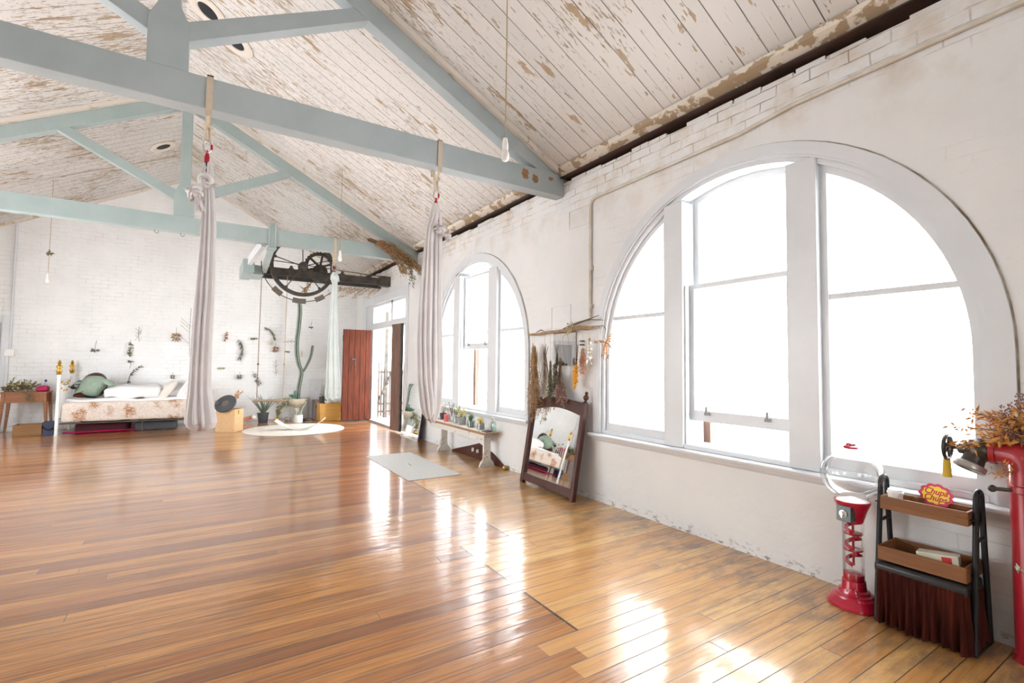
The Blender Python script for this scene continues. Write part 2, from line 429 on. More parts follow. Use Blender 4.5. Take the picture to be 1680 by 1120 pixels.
m_greyleaf = mat('dried_grey_leaves', (.22, .21, .19), .85, col2=(.13, .12, .11), scale=20)
m_green = mat('succulent_green', (.12, .24, .10), .5, col2=(.07, .15, .07), scale=15)
m_bluegreen = mat('pale_jade_leaf', (.25, .45, .33), .5, col2=(.16, .33, .24), scale=15)
m_paleflower = mat('cream_petals', (.78, .72, .56), .8, scale=20)
m_pink = mat('dusty_pink_petals', (.62, .28, .20), .8, col2=(.70, .42, .32), scale=20)
m_yellow = mat('golden_petals', (.85, .45, .03), .7, col2=(.75, .32, .02), scale=30)
m_berry = mat('purple_brown_berries', (.13, .045, .055), .5, col2=(.20, .08, .07), scale=30)
m_autumn = mat('amber_leaves', (.80, .42, .10), .6, col2=(.42, .15, .04), scale=30)
m_potblk = mat('black_plastic_pot', (.045, .047, .055), .5)
m_greypot = mat('grey_stone_pot', (.32, .31, .30), .7)
m_charc = mat('charcoal_felt', (.07, .075, .085), .8)

# ------------------------------------------------------------------ room shell
XW, XL, YB, YF = 3.52, -4.08, 13.25, -3.2
WALLTOP = 3.50
def wall_strips(mb, x_in, x_out, y0, y1, zt, holes, step=.06, ragged=False):
    """holes: list of (ya, yb, zlow(y), zhigh(y)); strips of wall with openings through it"""
    ys = {y0, y1}
    for h in holes:
        n = max(1, int((h[1]-h[0])/step))
        for k in range(n+1): ys.add(h[0]+(h[1]-h[0])*k/n)
    ys = sorted(ys); full = []
    for a, b in zip(ys, ys[1:]):
        full.append(a); n = int((b-a)/.23)
        full += [a+(b-a)*k/(n+1) for k in range(1, n+1)]
    full.append(ys[-1])
    vs = []; fs = []
    def quadbox(a, b, za0, zb0, za1, zb1):
        mb.add([(x_in, a, za0), (x_out, a, za0), (x_out, b, zb0), (x_in, b, zb0), (x_in, a, za1), (x_out, a, za1), (x_out, b, zb1), (x_in, b, zb1)],
               [(0,3,2,1),(4,5,6,7),(0,1,5,4),(1,2,6,5),(2,3,7,6),(3,0,4,7)])
    for a, b in zip(full, full[1:]):
        hs = [h for h in holes if h[0] <= a+1e-6 and b <= h[1]+1e-6]
        if not hs: quadbox(a, b, 0, 0, zt, zt)
        else:
            h = hs[0]
            if h[2](a) > .001: quadbox(a, b, 0, 0, h[2](a), h[2](b))
            quadbox(a, b, h[3](a), h[3](b), zt, zt)
def arch(cy, cz, r, z0):
    return (cy-r, cy+r, lambda y: z0, lambda y: cz+sqrt(max(0, r*r-(y-cy)**2)))
WIN = [(2.295, 1.505, 1.585), (6.625, 1.54, 1.545)]
holes = [arch(c, z, r-.09, .70) for c, z, r in WIN]
DH = (9.49, 12.35, lambda y: 0., lambda y: 2.82)
m_wr = wall_mat('painted_brick_window_wall', 1, True)
m_wb = wall_mat('painted_brick_end_wall', 0, False)
w = MB(); wall_strips(w, XW, XW+.33, YF, YB, WALLTOP, holes+[DH])
struct(w.build('wall_right', m_wr, smooth=False))
# uneven top course of bricks under the eaves
w = MB(); y = YF
r2 = random.Random(3)
while y < YB-.3:
    L = r2.uniform(.2, .25); h = r2.choice([.0, .028, .035, .04, .02, .035])
    if h > 0: w.box((XW-.004+r2.uniform(0, .01), y, WALLTOP), (XW+.12, y+L-.012, WALLTOP+h))
    y += L
struct(w.build('trim_1', m_wr, smooth=False, bevel=.004), 'ragged top course of painted bricks under the eaves')
w = MB(); wall_strips(w, XL, XL-.33, YF, YB, WALLTOP+.12, [arch(c, 1.52, 1.5, .7) for c in (5.8, 9.0)])  # arched openings added in this unseen wall to let fill daylight in
struct(w.build('wall_left', m_wr, smooth=False))
w = MB(); w.prism([(XL-.33, 0), (XW+.33, 0), (XW+.33, ceil_z(XW+.33)), (-.28, 5.6), (XL-.33, ceil_z(XL-.33))], 'y', YB, YB+.33)
struct(w.build('wall_back', m_wb, smooth=False))
w = MB(); zf = ceil_z(XW+.33)
w.prism([(XL-.33, 2.9), (XW+.33, 2.9), (XW+.33, zf), (-.28, 5.6), (XL-.33, zf)], 'y', YF-.33, YF)
w.box((XL-.33, YF-.33, 0), (XW+.33, YF, 1.3)); w.box((XL-.33, YF-.33, 1.3), (-1.9, YF, 2.9)); w.box((.1, YF-.33, 1.3), (XW+.33, YF, 2.9))  # opening added behind the camera to light surfaces facing it
struct(w.build('wall_front', m_wb, smooth=False))
w = MB(); w.box((XL-.33, YF-.33, -.2), (XW+.33, YB+.33, 0.))
struct(w.build('floor', floor_mat(), smooth=False))
w = MB()
w.prism([(XL-.5, ceil_z(XL-.5)), (-.28, 5.6), (XW+.5, ceil_z(XW+.5)), (XW+.5, ceil_z(XW+.5)+.1), (-.28, 5.72), (XL-.5, ceil_z(XL-.5)+.1)], 'y', YF-.4, YB+.4)
struct(w.build('ceiling', ceiling_mat(), smooth=False))
# eaves: flaking cornice board, brown edge, dark board added behind to darken the gap
m_corn = mat('flaking_cornice_paint', (.68, .63, .54), .75, col2=(.36, .27, .17), scale=4.5, stretch=(1, 1.6, 3), lo=.50, hi=.54, bump=.5, bscale=14)
m_edgegap = mat('dark_edge_and_gap_board', (.035, .016, .011), .6, col2=(.06, .028, .018), scale=4)
bays = [(YF, 4.40), (4.58, 8.92), (9.10, YB)]
w = MB()
for a, b in bays: w.prism([(3.385, 3.668), (3.40, 3.628), (3.50, 3.575), (3.56, 3.575), (3.56, 3.60), (3.50, 3.63)], 'y', a, b)
struct(w.build('trim_2', m_corn, smooth=False), 'flaking cream cornice board along the eaves')
w = MB()
for a, b in bays: w.box((3.455, a, 3.562), (3.86, b, 3.574)); w.box((3.70, a, 3.49), (3.86, b, 3.575))
struct(w.build('trim_3', m_edgegap, smooth=False), 'dark brown timber edge under the cornice, with an added board darkening the gap')
# cream battens on the boards beside both trusses and along the end wall
for i, y in enumerate((4.36, 8.88)):
    w = MB()
    for s in (-1, 1):
        x1 = 3.40 if s > 0 else XL+.06
        w.prism([(-.28, 5.598), (x1, ceil_z(x1)-.002), (x1, ceil_z(x1)-.06), (-.28, 5.54)], 'y', y, y+.24)
    struct(w.build('trim_%d' % (4+i), m_cream, smooth=False), 'cream batten on the ceiling above a truss')
w = MB()
for s in (-1, 1):
    x1 = 3.40 if s > 0 else XL+.02
    w.prism([(-.28, 5.598), (x1, ceil_z(x1)-.002), (x1, ceil_z(x1)-.055), (-.28, 5.545)], 'y', YB-.06, YB)
struct(w.build('trim_6', m_cream, smooth=False), 'cream moulding where ceiling meets end wall')

# ------------------------------------------------------------------ arched windows
def bay(y0, y1, zb, cy, cz, r, n=18):
    y0 = max(y0, cy-r); y1 = min(y1, cy+r)
    def zz(y): return cz+sqrt(max(0, r*r-(y-cy)**2))
    return [(y0, zb), (y1, zb)]+[(lerp(y1, y0, k/n), zz(lerp(y1, y0, k/n))) for k in range(n+1)]
def bay_sp(y0, y1, zb, cy, cz, r, n=18):
    """bay outline with angle-spaced arc points so steep arcs stay round"""
    y0 = max(y0, cy-r); y1 = min(y1, cy+r)
    a0 = math.acos(max(-1, min(1, (y1-cy)/r))); a1 = math.acos(max(-1, min(1, (y0-cy)/r)))
    return [(y0, zb), (y1, zb)]+[(cy+r*cos(lerp(a0, a1, k/n)), cz+r*sin(lerp(a0, a1, k/n))) for k in range(n+1)]
def arch_ring(cy, cz, r, z0, n=40):
    return [(cy+r, z0)]+[(cy+r*cos(pi*k/n), cz+r*sin(pi*k/n)) for k in range(n+1)]+[(cy-r, z0)]
def open_ring(mb, A, B, x0, x1):
    n = len(A)
    vs = [(x, *q) for x in (x0, x1) for L in (A, B) for q in L]
    fs = [(0, n, 3*n, 2*n), (n-1, 3*n-1, 4*n-1, 2*n-1)]
    for k in range(n-1):
        j = k+1
        fs += [(k, j, n+j, n+k), (2*n+k, 3*n+k, 3*n+j, 2*n+j), (k, 2*n+k, 2*n+j, j), (n+k, n+j, 3*n+j, 3*n+k)]
    mb.add(vs, fs)
def window(idx, cy, cz, R, mull):
    e = empty('window_%d' % idx, (XW, cy, .7)); struct(e)
    ZS = .702
    w = MB(); open_ring(w, arch_ring(cy, cz, R, ZS), arch_ring(cy, cz, R-.085, ZS), XW-.022, XW+.03)
    open_ring(w, arch_ring(cy, cz, R-.085, ZS), arch_ring(cy, cz, R-.10, ZS), XW-.012, XW+.10)
    open_ring(w, arch_ring(cy, cz, R-.10, ZS), arch_ring(cy, cz, R-.135, ZS), XW+.012, XW+.26)
    w.build('window_casing', m_white, e, sharp=30)
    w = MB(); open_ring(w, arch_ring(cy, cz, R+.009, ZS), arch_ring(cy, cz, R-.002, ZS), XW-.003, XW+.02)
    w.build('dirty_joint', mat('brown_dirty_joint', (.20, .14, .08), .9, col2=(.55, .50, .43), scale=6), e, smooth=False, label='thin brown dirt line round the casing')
    r1 = R-.135
    w = MB()
    for a, b in mull:
        top = cz+sqrt((r1+.02)**2-(max(abs(a-cy), abs(b-cy)))**2)
        w.box((XW-.008, a, ZS), (XW+.26, b, top+.03))
    w.build('mullion', m_white, e, smooth=False, bevel=.006)
    w = MB(); w.box((XW+.006, cy-r1-.01, ZS), (XW+.26, cy+r1+.01, ZS+.035)); w.build('bottom_rail', m_white, e, smooth=False)
    # fixed side lights
    (a0, a1), (b0, b1) = mull
    for (s0, s1) in ((cy-r1, a0), (b1, cy+r1)):
        t = .045
        for z0, z1, xx in ((ZS+.035, 1.862, 0), ):
            f = MB(); f.frame(bay_sp(s0, s1, ZS+.035, cy, cz, r1), bay_sp(s0+t, s1-t, ZS+.035+.075, cy, cz, r1-t), 'x', XW+.045, XW+.09)
            lo = min(s0+t, s1-t); 
            f.box((XW+.055, s0+.03, 1.862), (XW+.08, s1-.03, 1.90))
            sf = f.build('side_sash', m_white, e, smooth=False)
            g = MB(); g.prism(bay_sp(s0+t, s1-t, ZS+.11, cy, cz, r1-t), 'x', XW+.062, XW+.066); g.build('pane', m_pane, sf, smooth=False)
    # double hung centre sashes: upper fixed, lower pushed up
    lift = .235 if idx == 1 else .93
    y0, y1 = a1, b0
    t = .05
    f = MB(); f.frame(bay_sp(y0, y1, 1.86, cy, cz, r1), bay_sp(y0+t, y1-t, 1.905, cy, cz, r1-t), 'x', XW+.155, XW+.20)
    u = f.build('upper_sash', m_white, e, smooth=False)
    g = MB(); g.prism(bay_sp(y0+t, y1-t, 1.905, cy, cz, r1-t), 'x', XW+.175, XW+.179); g.build('pane', m_pane, u, smooth=False)
    zb = ZS+lift; zt = zb+1.175
    f = MB(); f.frame([(y0, zb), (y1, zb), (y1, zt), (y0, zt)], [(y0+t, zb+.09), (y1-t, zb+.09), (y1-t, zt-.04), (y0+t, zt-.04)], 'x', XW+.085, XW+.13)
    l = f.build('lower_sash', m_white, e, smooth=False)
    g = MB(); g.box((XW+.105, y0+t, zb+.09), (XW+.109, y1-t, zt-.04)); g.build('pane', m_pane, l, smooth=False)
    for yy in (lerp(y0, y1, .22), lerp(y0, y1, .80)):
        h = MB(); h.box((XW+.065, yy-.022, zb+.055), (XW+.087, yy+.022, zb+.078)); h.box((XW+.06, yy-.009, zb+.078), (XW+.075, yy+.009, zb+.115)); h.ball((XW+.066, yy, zb+.12), .011, 8)
        h.build('sash_lift', m_greypot, l, label='grey metal sash lift')
    # inner stop beads, brown timber outside the opening
    w = MB()
    for yy in (y0, y1-.015): w.box((XW+.02, yy, ZS+.03), (XW+.06, yy+.015, cz+.6))
    w.build('stop_bead', m_white, e, smooth=False)
    w = MB(); w.box((XW+.262, y1-.075, ZS+.01), (XW+.325, y1-.005, zb+.04)); w.build('outer_jamb', m_gwood, e, smooth=False, label='brown timber outer jamb')
    # sill with moulded nose
    w = MB(); w.prism([(XW, .70), (XW-.065, .70), (XW-.075, .69), (XW-.072, .672), (XW-.06, .664), (XW-.035, .66), (XW-.03, .64), (XW-.012, .625), (XW, .62)], 'y', cy-R-.03, cy+R+.03)
    w.build('window_sill', m_white, e, sharp=50)
window(1, *WIN[0], [(1.655, 1.86), (2.755, 2.955)])
window(2, *WIN[1], [(5.91, 6.155), (7.08, 7.30)])

# ------------------------------------------------------------------ loading door in the window wall
e = empty('door_1', (XW, 10.9, 0)); struct(e)
w = MB()
w.box((XW-.02, 9.37, 0), (XW+.04, 9.53, 3.0)); w.box((XW-.02, 12.32, 0), (XW+.04, 12.6, 3.0)); w.box((XW-.02, 9.53, 2.80), (XW+.04, 12.32, 3.0))
w.box((XW-.03, 9.35, 2.98), (XW+.02, 12.62, 3.02))
w.build('door_casing', m_white, e, smooth=False, bevel=.006)
w = MB()
w.box((XW+.03, 11.85, 0), (XW+.14, 12.32, 2.82)); w.box((XW+.03, 9.49, 2.2), (XW+.14, 11.86, 2.36)); w.box((XW+.03, 9.49, 0), (XW+.14, 9.56, 2.82))
w.box((XW+.03, 10.42, 2.36), (XW+.12, 10.56, 2.80)); w.box((XW+.03, 9.56, 2.74), (XW+.12, 11.85, 2.82))
w.build('door_frame', m_white, e, smooth=False, bevel=.004)
for a, b in ((9.57, 10.42), (10.56, 11.85)):
    g = MB(); g.box((XW+.07, a, 2.36), (XW+.074, b, 2.74)); g.build('transom_pane', m_pane, e, smooth=False)
w = MB(); w.box((XW-.03, 9.9, 0), (XW+.33, 11.86, .045)); w.build('threshold', m_greypot, e, smooth=False)
# red-brown ledged leaf, standing open square to the wall
hx = XW-.02; x0 = at(561, 640, 'y', 11.83).x
w = MB(); n = 5
for k in range(n):
    a = lerp(x0, hx, k/n); b = lerp(x0, hx, (k+1)/n)
    w.box((a+.003, 11.80, .05), (b-.003, 11.84, 2.19))
w.box((x0, 11.84, .05), (hx, 11.86, 2.19))
leaf = w.build('door_leaf', m_rwood, e, smooth=False, bevel=.003, label='red-brown plank door leaf standing open')
w = MB(); w.box((x0+.2, 11.785, 1.47), (x0+.3, 11.80, 1.50)); w.box((x0+.27, 11.785, 1.33), (x0+.285, 11.80, 1.5)); w.build('latch', m_iron, leaf)
w = MB()
for a, b in ((x0, hx),):
    w.box((a, 11.86, .25), (b, 11.885, .40)); w.box((a, 11.86, 1.9), (b, 11.885, 2.05))
w.build('ledge', m_rwood, leaf, smooth=False)
# narrow brown leaf folded nearly flat on the near side
p0 = V((3.395, 9.97, 0)); p1 = V((3.44, 9.56, 0))
w = MB(); d = (p1-p0)/3
for k in range(3): w.bar(p0+d*k+V((0, 0, 1.12))+d*.03, p0+d*(k+1)+V((0, 0, 1.12))-d*.03, .035, 2.18)
leaf = w.build('door_leaf', m_gwood, e, smooth=False, bevel=.003, label='narrow weathered brown door leaf folded by the frame')
w = MB(); w.bar(p1+V((0, 0, 1.12)), p1+V((.01, -.05, 1.12)), .05, 2.18); w.build('leaf_edge', m_iron, leaf, smooth=False)
# left door edge in the end wall
e = empty('door_2', (-3.4, YB, 0)); struct(e)
w = MB(); xr = at(16, 560, 'y', YB-.02).x
w.box((xr-.12, YB-.03, 0), (xr, YB, 2.23)); w.box((xr-.85, YB-.03, 2.11), (xr-.12, YB, 2.23)); w.box((XL+.02, YB-.03, 0), (xr-.85, YB, 2.23))
w.build('door_frame', m_white, e, smooth=False, bevel=.005)
w = MB(); w.box((xr-.84, YB-.015, .01), (xr-.125, YB-.002, 2.10)); w.build('door_leaf', mat('grey_door_paint', (.42, .43, .44), .5), e, smooth=False)

# ------------------------------------------------------------------ roof trusses
def truss(y0, m, label, hooks=False):
    t = thing('roof_truss', (-.28, y0+.075, 3.36), label, 'roof truss', 'roof trusses')
    D = .155
    w = MB(); w.box((XL+.01, y0, 3.36), (XW-.004 if not hooks else XW-.004, y0+D, 3.61)); w.build('tie_beam', m, t, smooth=False, bevel=.006)
    w = MB(); c = -.28
    w.prism([(c-.13, 3.61), (c+.13, 3.61), (c+.13, 3.97), (c+.07, 4.10), (c+.07, 5.30), (c-.07, 5.30), (c-.07, 4.10), (c-.13, 3.97)], 'y', y0+.003, y0+D-.003)
    w.build('king_post', m, t, smooth=False, bevel=.004)
    for s in (-1, 1):
        def P(dx, dz): return (c+s*dx, ceil_z(c+s*dx)-dz)
        w = MB(); end = 3.72
        pts = [P(.0, .06), P(end, .062), P(end, .10 if True else .2), (c+s*3.60, 3.61), (c+s*3.38, 3.60), P(3.1, .255), P(.0, .275)]
        w.prism([P(.0, .062), P(3.72, .062), (c+s*3.72, 3.55), (c+s*3.52, 3.57), P(3.0, .245), P(.0, .262)], 'y', y0+.01, y0+D-.01)
        w.build('rafter', m, t, smooth=False, bevel=.004)
        a = V((c+s*.115, 0, 3.90)); b = V((c+s*1.49, 0, 4.66))
        w = MB(); w.prism([(a.x, a.z-.05), (b.x, b.z-.09), (b.x+s*.1, b.z-.03), (b.x-s*.02, b.z+.035), (a.x-s*.045, a.z+.085)], 'y', y0+.015, y0+D-.015)
        w.build('strut', m, t, smooth=False, bevel=.004)
    if hooks:
        for px in (254, 297):
            p = at(px, 373, 'y', y0+.07); p.z = 3.36
            h = MB(); h.tube([p+V((0, 0, .02)), p+V((0, 0, -.03)), p+V((.02, 0, -.05)), p+V((.045, 0, -.035)), p+V((.045, 0, -.015))], .004, 6)
            h.build('hook', m_iron, t)
        pl = MB(); pl.box((-.41, y0-.006, 3.63), (-.15, y0+.003, 3.68)); pl.build('plate', m, t, smooth=False)
    else:
        # bare patches where the paint came off near the wall end
        pass
    return t
T1, T2 = 4.41, 8.935
truss(T1, m_beam, 'near blue-grey timber roof truss crossing the top left of the room')
truss(T2, m_beam2, 'far pale teal timber roof truss in front of the end wall', True)
# flaked patch of bare timber on the near beam end
m_bare = mat('bare_orange_timber', (.38, .21, .09), .8, col2=(.28, .14, .06), scale=20)

# ceiling ventilation roses
for i, (q, s, lab) in enumerate((((342, 18), 1, 'cream ceiling vent nearest the king post, behind the strut'), ((386, 68), 1, 'cream ceiling vent just below the strut, second along the right slope'), ((268, 240), -1, 'oval dark-mouthed ceiling vent on the left slope beside the far king post'))):
    c = ceil_at(*q, s); nrm = V((-s*.522, 0, -1)).normalized()
    t = thing('ceiling_vent', c, lab, 'vent', 'round ceiling vents')
    w = MB(); w.lathe([(.22, .0), (.23, .012), (.21, .025), (.16, .03), (.12, .016), (.115, .0)], c, 32, nrm, caps=False); w.build('vent_ring', m_cream, t)
    w = MB(); w.lathe([(.118, .001), (.118, .006)], c, 28, nrm); w.build('vent_hole', m_black, t)

# ------------------------------------------------------------------ aerial silks
def drape(rows, Y, folds, seed, depth=.62, n=110, nr=90):
    """rows of (py, left px, right px) on the plane y=Y, turned into a round pleated cloth"""
    rr = random.Random(seed)
    R = []
    for py, a, b in rows:
        p, q = at(a, py, 'y', Y), at(b, py, 'y', Y); R.append(((p.z+q.z)/2, (p.x+q.x)/2, (q.x-p.x)/2))
    R.sort(key=lambda k: -k[0])
    ph = [rr.uniform(0, 6.28) for _ in range(6)]
    vs = []; fs = []
    for i in range(nr):
        u = i/(nr-1)*(len(R)-1); k = min(int(u), len(R)-2); f = u-k
        z, x, h = (lerp(R[k][j], R[k+1][j], f) for j in range(3))
        t = i/(nr-1)
        env = min(1., t*5+.25)
        for j in range(n):
            a = 2*pi*j/n
            tw = .35*sin(2.2*t+ph[0])
            g = abs(sin((folds*(a+tw)+1.3*sin(2*a+ph[1]))/2+ph[2]))
            g2 = abs(sin((folds*1.7*(a+tw*.6)+ph[3])/2))
            rr_ = 1 - .42*env*(1-g) - .10*env*(1-g2) + .05*sin(3*a+5*t+ph[4])
            h_ = h*1.16; vs.append((x+h_*rr_*cos(a), Y+h*depth*rr_*sin(a)*(1.1 if h < .12 else .9), z+.012*sin(5*a+ph[5])*(t > .9)))
    for i in range(nr-1):
        for j in range(n): fs.append((i*n+j, i*n+(j+1) % n, (i+1)*n+(j+1) % n, (i+1)*n+j))
    fs.append(tuple(range(n))); fs.append(tuple(range((nr-1)*n, nr*n)))
    m = MB(); m.add(vs, fs); return m
def knot(c, r, seed, rr_=8):
    rr = random.Random(seed); m = MB()
    for k in range(rr_):
        ax = V((rr.uniform(-1, 1), rr.uniform(-1, 1), rr.uniform(-1, 1))).normalized()
        off = V((rr.uniform(-1, 1), rr.uniform(-1, 1), rr.uniform(-1, 1)))*r*.35
        m.torus(V(c)+off, r*rr.uniform(.4, .62), r*rr.uniform(.2, .34), ax, 20, 8)
    m.ball(c, r*.75, 12)
    for k in range(5):
        d = V((rr.uniform(-1, 1), rr.uniform(-.6, .6), rr.uniform(-1, .3))).normalized()
        m.leaf(V(c)+d*r*.5, d, r*1.1, r*.8)
    return m
def hardware(t, x, Y, ztop, seed, m=m_strap):
    """strap round the beam, carabiner, swivel; returns z where cloth starts"""
    y0, y1 = Y-.085, Y+.085
    w = MB(); wd = .045
    w.box((x-wd/2, y0-.004, 3.30), (x+wd/2, y0, 3.625)); w.box((x-wd/2, y1, 3.30), (x+wd/2, y1+.004, 3.625)); w.box((x-wd/2, y0-.004, 3.615), (x+wd/2, y1+.004, 3.625))
    w.build('beam_strap', m, t, smooth=False)
    w = MB()
    for s in (-1, 1): w.tube([(x, Y+s*.087, 3.34), (x+.004*s, Y+s*.045, 3.27), (x+.012*s, Y, 3.22), (x+.016*s, Y, 3.13)], .011, 8)
    w.torus((x, Y, 3.25), .022, .014, (0, 0, 1), 16, 8)
    w.build('strap_loop', m, t)
    def biner(zc, nm):
        b = MB(); pts = [(x+.028*cos(a)*(1 if abs(sin(a)) < .8 else .9), Y, zc+.05*sin(a)) for a in [2*pi*k/18 for k in range(19)]]
        b.tube(pts, .0055, 6, cap=False); o = b.build('carabiner', m_steel, t)
        s = MB(); s.tube([(x+.028, Y, zc-.02), (x+.028, Y, zc+.02)], .009, 8); s.build('screw_gate', m_red, o)
    biner(3.09, '')
    s = MB(); s.tube([(x, Y, 3.035), (x, Y, 3.0), (x, Y, 2.965)], [.012, .020, .020], 12); s.torus((x, Y, 3.045), .014, .006, (1, 0, 0), 14, 6); s.build('swivel', m_red, t)
    s = MB(); s.tube([(x, Y, 2.965), (x, Y, 2.93), (x, Y, 2.905)], [.018, .018, .008], 12); s.torus((x, Y, 2.895), .016, .006, (1, 0, 0), 14, 6); s.build('swivel_base', m_black, t)
    biner(2.85, '')
Y1 = T1+.0775
x = at(343, 180, 'y', Y1).x
t = thing('aerial_silk', (x, Y1, .88), 'lilac-grey aerial silk hanging left of centre in front of the bed', 'aerial silk', 'lilac-grey aerial silks')
hardware(t, x, Y1, 3.36, 1)
m = drape([(258, 340, 346), (268, 335, 349), (285, 331, 350), (298, 331, 350), (306, 335, 350), (330, 332, 353), (350, 331, 354), (380, 329, 354), (430, 325, 353), (500, 319, 350), (540, 316, 347), (600, 312, 344), (640, 309, 344), (668, 305, 348), (684, 303, 351), (694, 303, 352), (701, 309, 348), (705, 318, 337)], Y1, 9, 11)
m.build('silk_cloth', m_silk, t, sharp=180)
p = at(340, 296, 'y', Y1-.03); knot(p, .062, 4).build('knot', m_silk, t, sharp=180)
p = at(318, 317, 'y', Y1-.05); k = knot(p, .055, 5)
for j in range(7):
    a = p+V((.02+.05*j/7-.02, rnd.uniform(-.02, .02), -.03)); k.tube([a, a+V((.01, 0, -.05)), a+V((.03+rnd.uniform(-.02, .02), 0, -.10))], [.012, .012, .004], 6)
k.build('tail_bundle', m_silk, t, sharp=180)
x = at(717, 232, 'y', Y1).x
t = thing('aerial_silk', (x, Y1, .84), 'lilac-grey aerial silk hanging in front of the far arched window', 'aerial silk', 'lilac-grey aerial silks')
hardware(t, x, Y1, 3.36, 2)
drape([(333, 712, 717), (345, 706, 719), (358, 703, 718), (372, 700, 712), (400, 696, 710), (440, 693, 710), (500, 688, 709), (560, 686, 708), (620, 687, 709), (655, 690, 712), (678, 694, 712), (687, 699, 709)], Y1-.02, 7, 21).build('silk_cloth', m_silk, t, sharp=180)
drape([(335, 713, 719), (350, 714, 724), (372, 712, 725), (400, 710, 725), (450, 708, 725), (500, 706, 724), (560, 704, 725), (610, 702, 726), (645, 700, 724), (668, 701, 722), (683, 704, 718), (691, 706, 714)], Y1+.015, 7, 25).build('silk_cloth', m_silk, t, sharp=180)
p = at(722, 376, 'y', Y1-.05); knot(p, .05, 9).build('knot', m_silk, t, sharp=180)
p = at(735, 387, 'y', Y1-.05); knot(p, .04, 12, 5).build('knot_tail', m_silk, t, sharp=180)
Y2 = T2+.0775
x = at(549, 390, 'y', Y2).x
t = thing('aerial_silk', (x, Y2, .75), 'pale mint aerial silk hanging beside the big iron wheel', 'aerial silk')
hardware(t, x, Y2, 3.36, 3)
drape([(446, 546, 551), (452, 543, 555), (458, 542, 556), (464, 545, 553), (475, 544, 554), (500, 542, 553), (560, 539, 554), (600, 537, 556), (630, 536, 558), (648, 534, 559), (655, 537, 557)], Y2, 8, 31).build('silk_cloth', m_silk2, t, sharp=180)
knot(at(549, 456, 'y', Y2-.02), .07, 15, 6).build('knot', m_silk2, t, sharp=180)

# ------------------------------------------------------------------ pendant bulbs on cords
def pendant(px, pytop, pyb, Y, lab, top=None, scale=1.):
    p = at(px, pytop, 'y', Y)
    zc = ceil_z(p.x)
    t = thing('pendant_bulb', (p.x, Y, zc), lab, 'pendant light', 'bare bulbs on cords')
    w = MB(); w.tube([(p.x, Y, zc-.001), (p.x+.003, Y, lerp(zc, p.z, .5)), (p.x, Y, p.z)], .0035*scale, 6); w.build('cord', m_rope, t)
    w = MB(); w.lathe([(.008, 0), (.016, -.006), (.018, -.03), (.022, -.045), (.022, -.085), (.019, -.09)], p, 16); w.build('socket', m_porc, t)
    w = MB(); w.lathe([(.014, -.085), (.026, -.10), (.030, -.125), (.029, -.15), (.02, -.168), (.003, -.174)], p, 18); w.build('bulb', mat('frosted_bulb', (.82, .80, .75), .25), t)
    return t, p
pendant(829, 226, 0, 2.9, 'white bulb socket on a long tan cord nearest the camera')
t, p = pendant(558, 411, 0, 7.9, 'bare bulb on a thin cord in front of the far truss')
t, p = pendant(79, 448, 0, 11.5, 'bare bulb on a cord with a dried flower, over the side table')
w = MB(); q = at(82, 415, 'y', 11.5)
for k in range(14): w.leaf(q, rv(), .07, .03)
w.build('cord_flower', m_olive, t)
w = MB(); a = ceil_at(80, 292, -1); b = ceil_at(292, 256, -1)
w.tube([a+V((0, 0, -.02)), b+V((0, 0, -.02))], .012, 6); w.tube([a+V((0, 0, -.02)), ceil_at(115, 320, -1)+V((0, 0, -.02))], .009, 6)
tag(w.build('ceiling_conduit', m_cream), 'thin cream conduit running up the left ceiling slope', 'conduit')

# ------------------------------------------------------------------ conduits on the walls
m_cond = mat('cream_conduit_paint', (.66, .63, .57), .5, col2=(.52, .46, .36), scale=5)
w = MB()
a = at(969, 327, 'x', XW-.018); b = at(1680, 11, 'x', XW-.018)
x = XW-.018; b = V((x, -1.0, 3.27)); a = V((x, a.y, a.z))
zm = at(1300, 172, 'x', x)
w.tube([(x, a.y, .0+at(968, 520, 'x', x).z), (x, a.y, a.z-.06), (x, a.y-.015, a.z-.02), (x, a.y-.06, a.z), (x, 2.2, at(1210, 214, 'x', x).z if False else a.z+.03), (x, zm.y, zm.z), (x, .6, zm.z+.02), (x, -1.2, zm.z+.03)], .016, 8)
t = w.build('wall_conduit', m_cond); tag(t, 'cream conduit running along the window wall below the eaves and down between windows', 'conduit')
for px, py in ((970, 440), (970, 502)):
    p = at(px, py, 'x', x); w = MB(); w.tube([(x, p.y, p.z-.02), (x, p.y, p.z+.02)], .023, 8); w.build('coupling', m_cond, t)
yb = YB-.02
w = MB(); a = at(32, 362, 'y', yb); b = at(12, 575, 'y', yb)
xm = (a.x+b.x)/2
w.tube([(xm, yb, ceil_z(xm)-.06), (xm, yb, b.z)], .02, 8); w.tube([(xm-.05, yb, b.z-.1), (xm-.06, yb, .85)], .014, 8)
t = w.build('wall_conduit', m_white); tag(t, 'white conduit running down the end wall by the left door', 'conduit')
w = MB(); w.box((xm-.07, YB-.05, b.z-.11), (xm+.07, YB-.001, b.z+.03)); tag(w.build('switch_box', m_porc, bevel=.006), 'small white switch box on the end wall by the left door', 'switch')
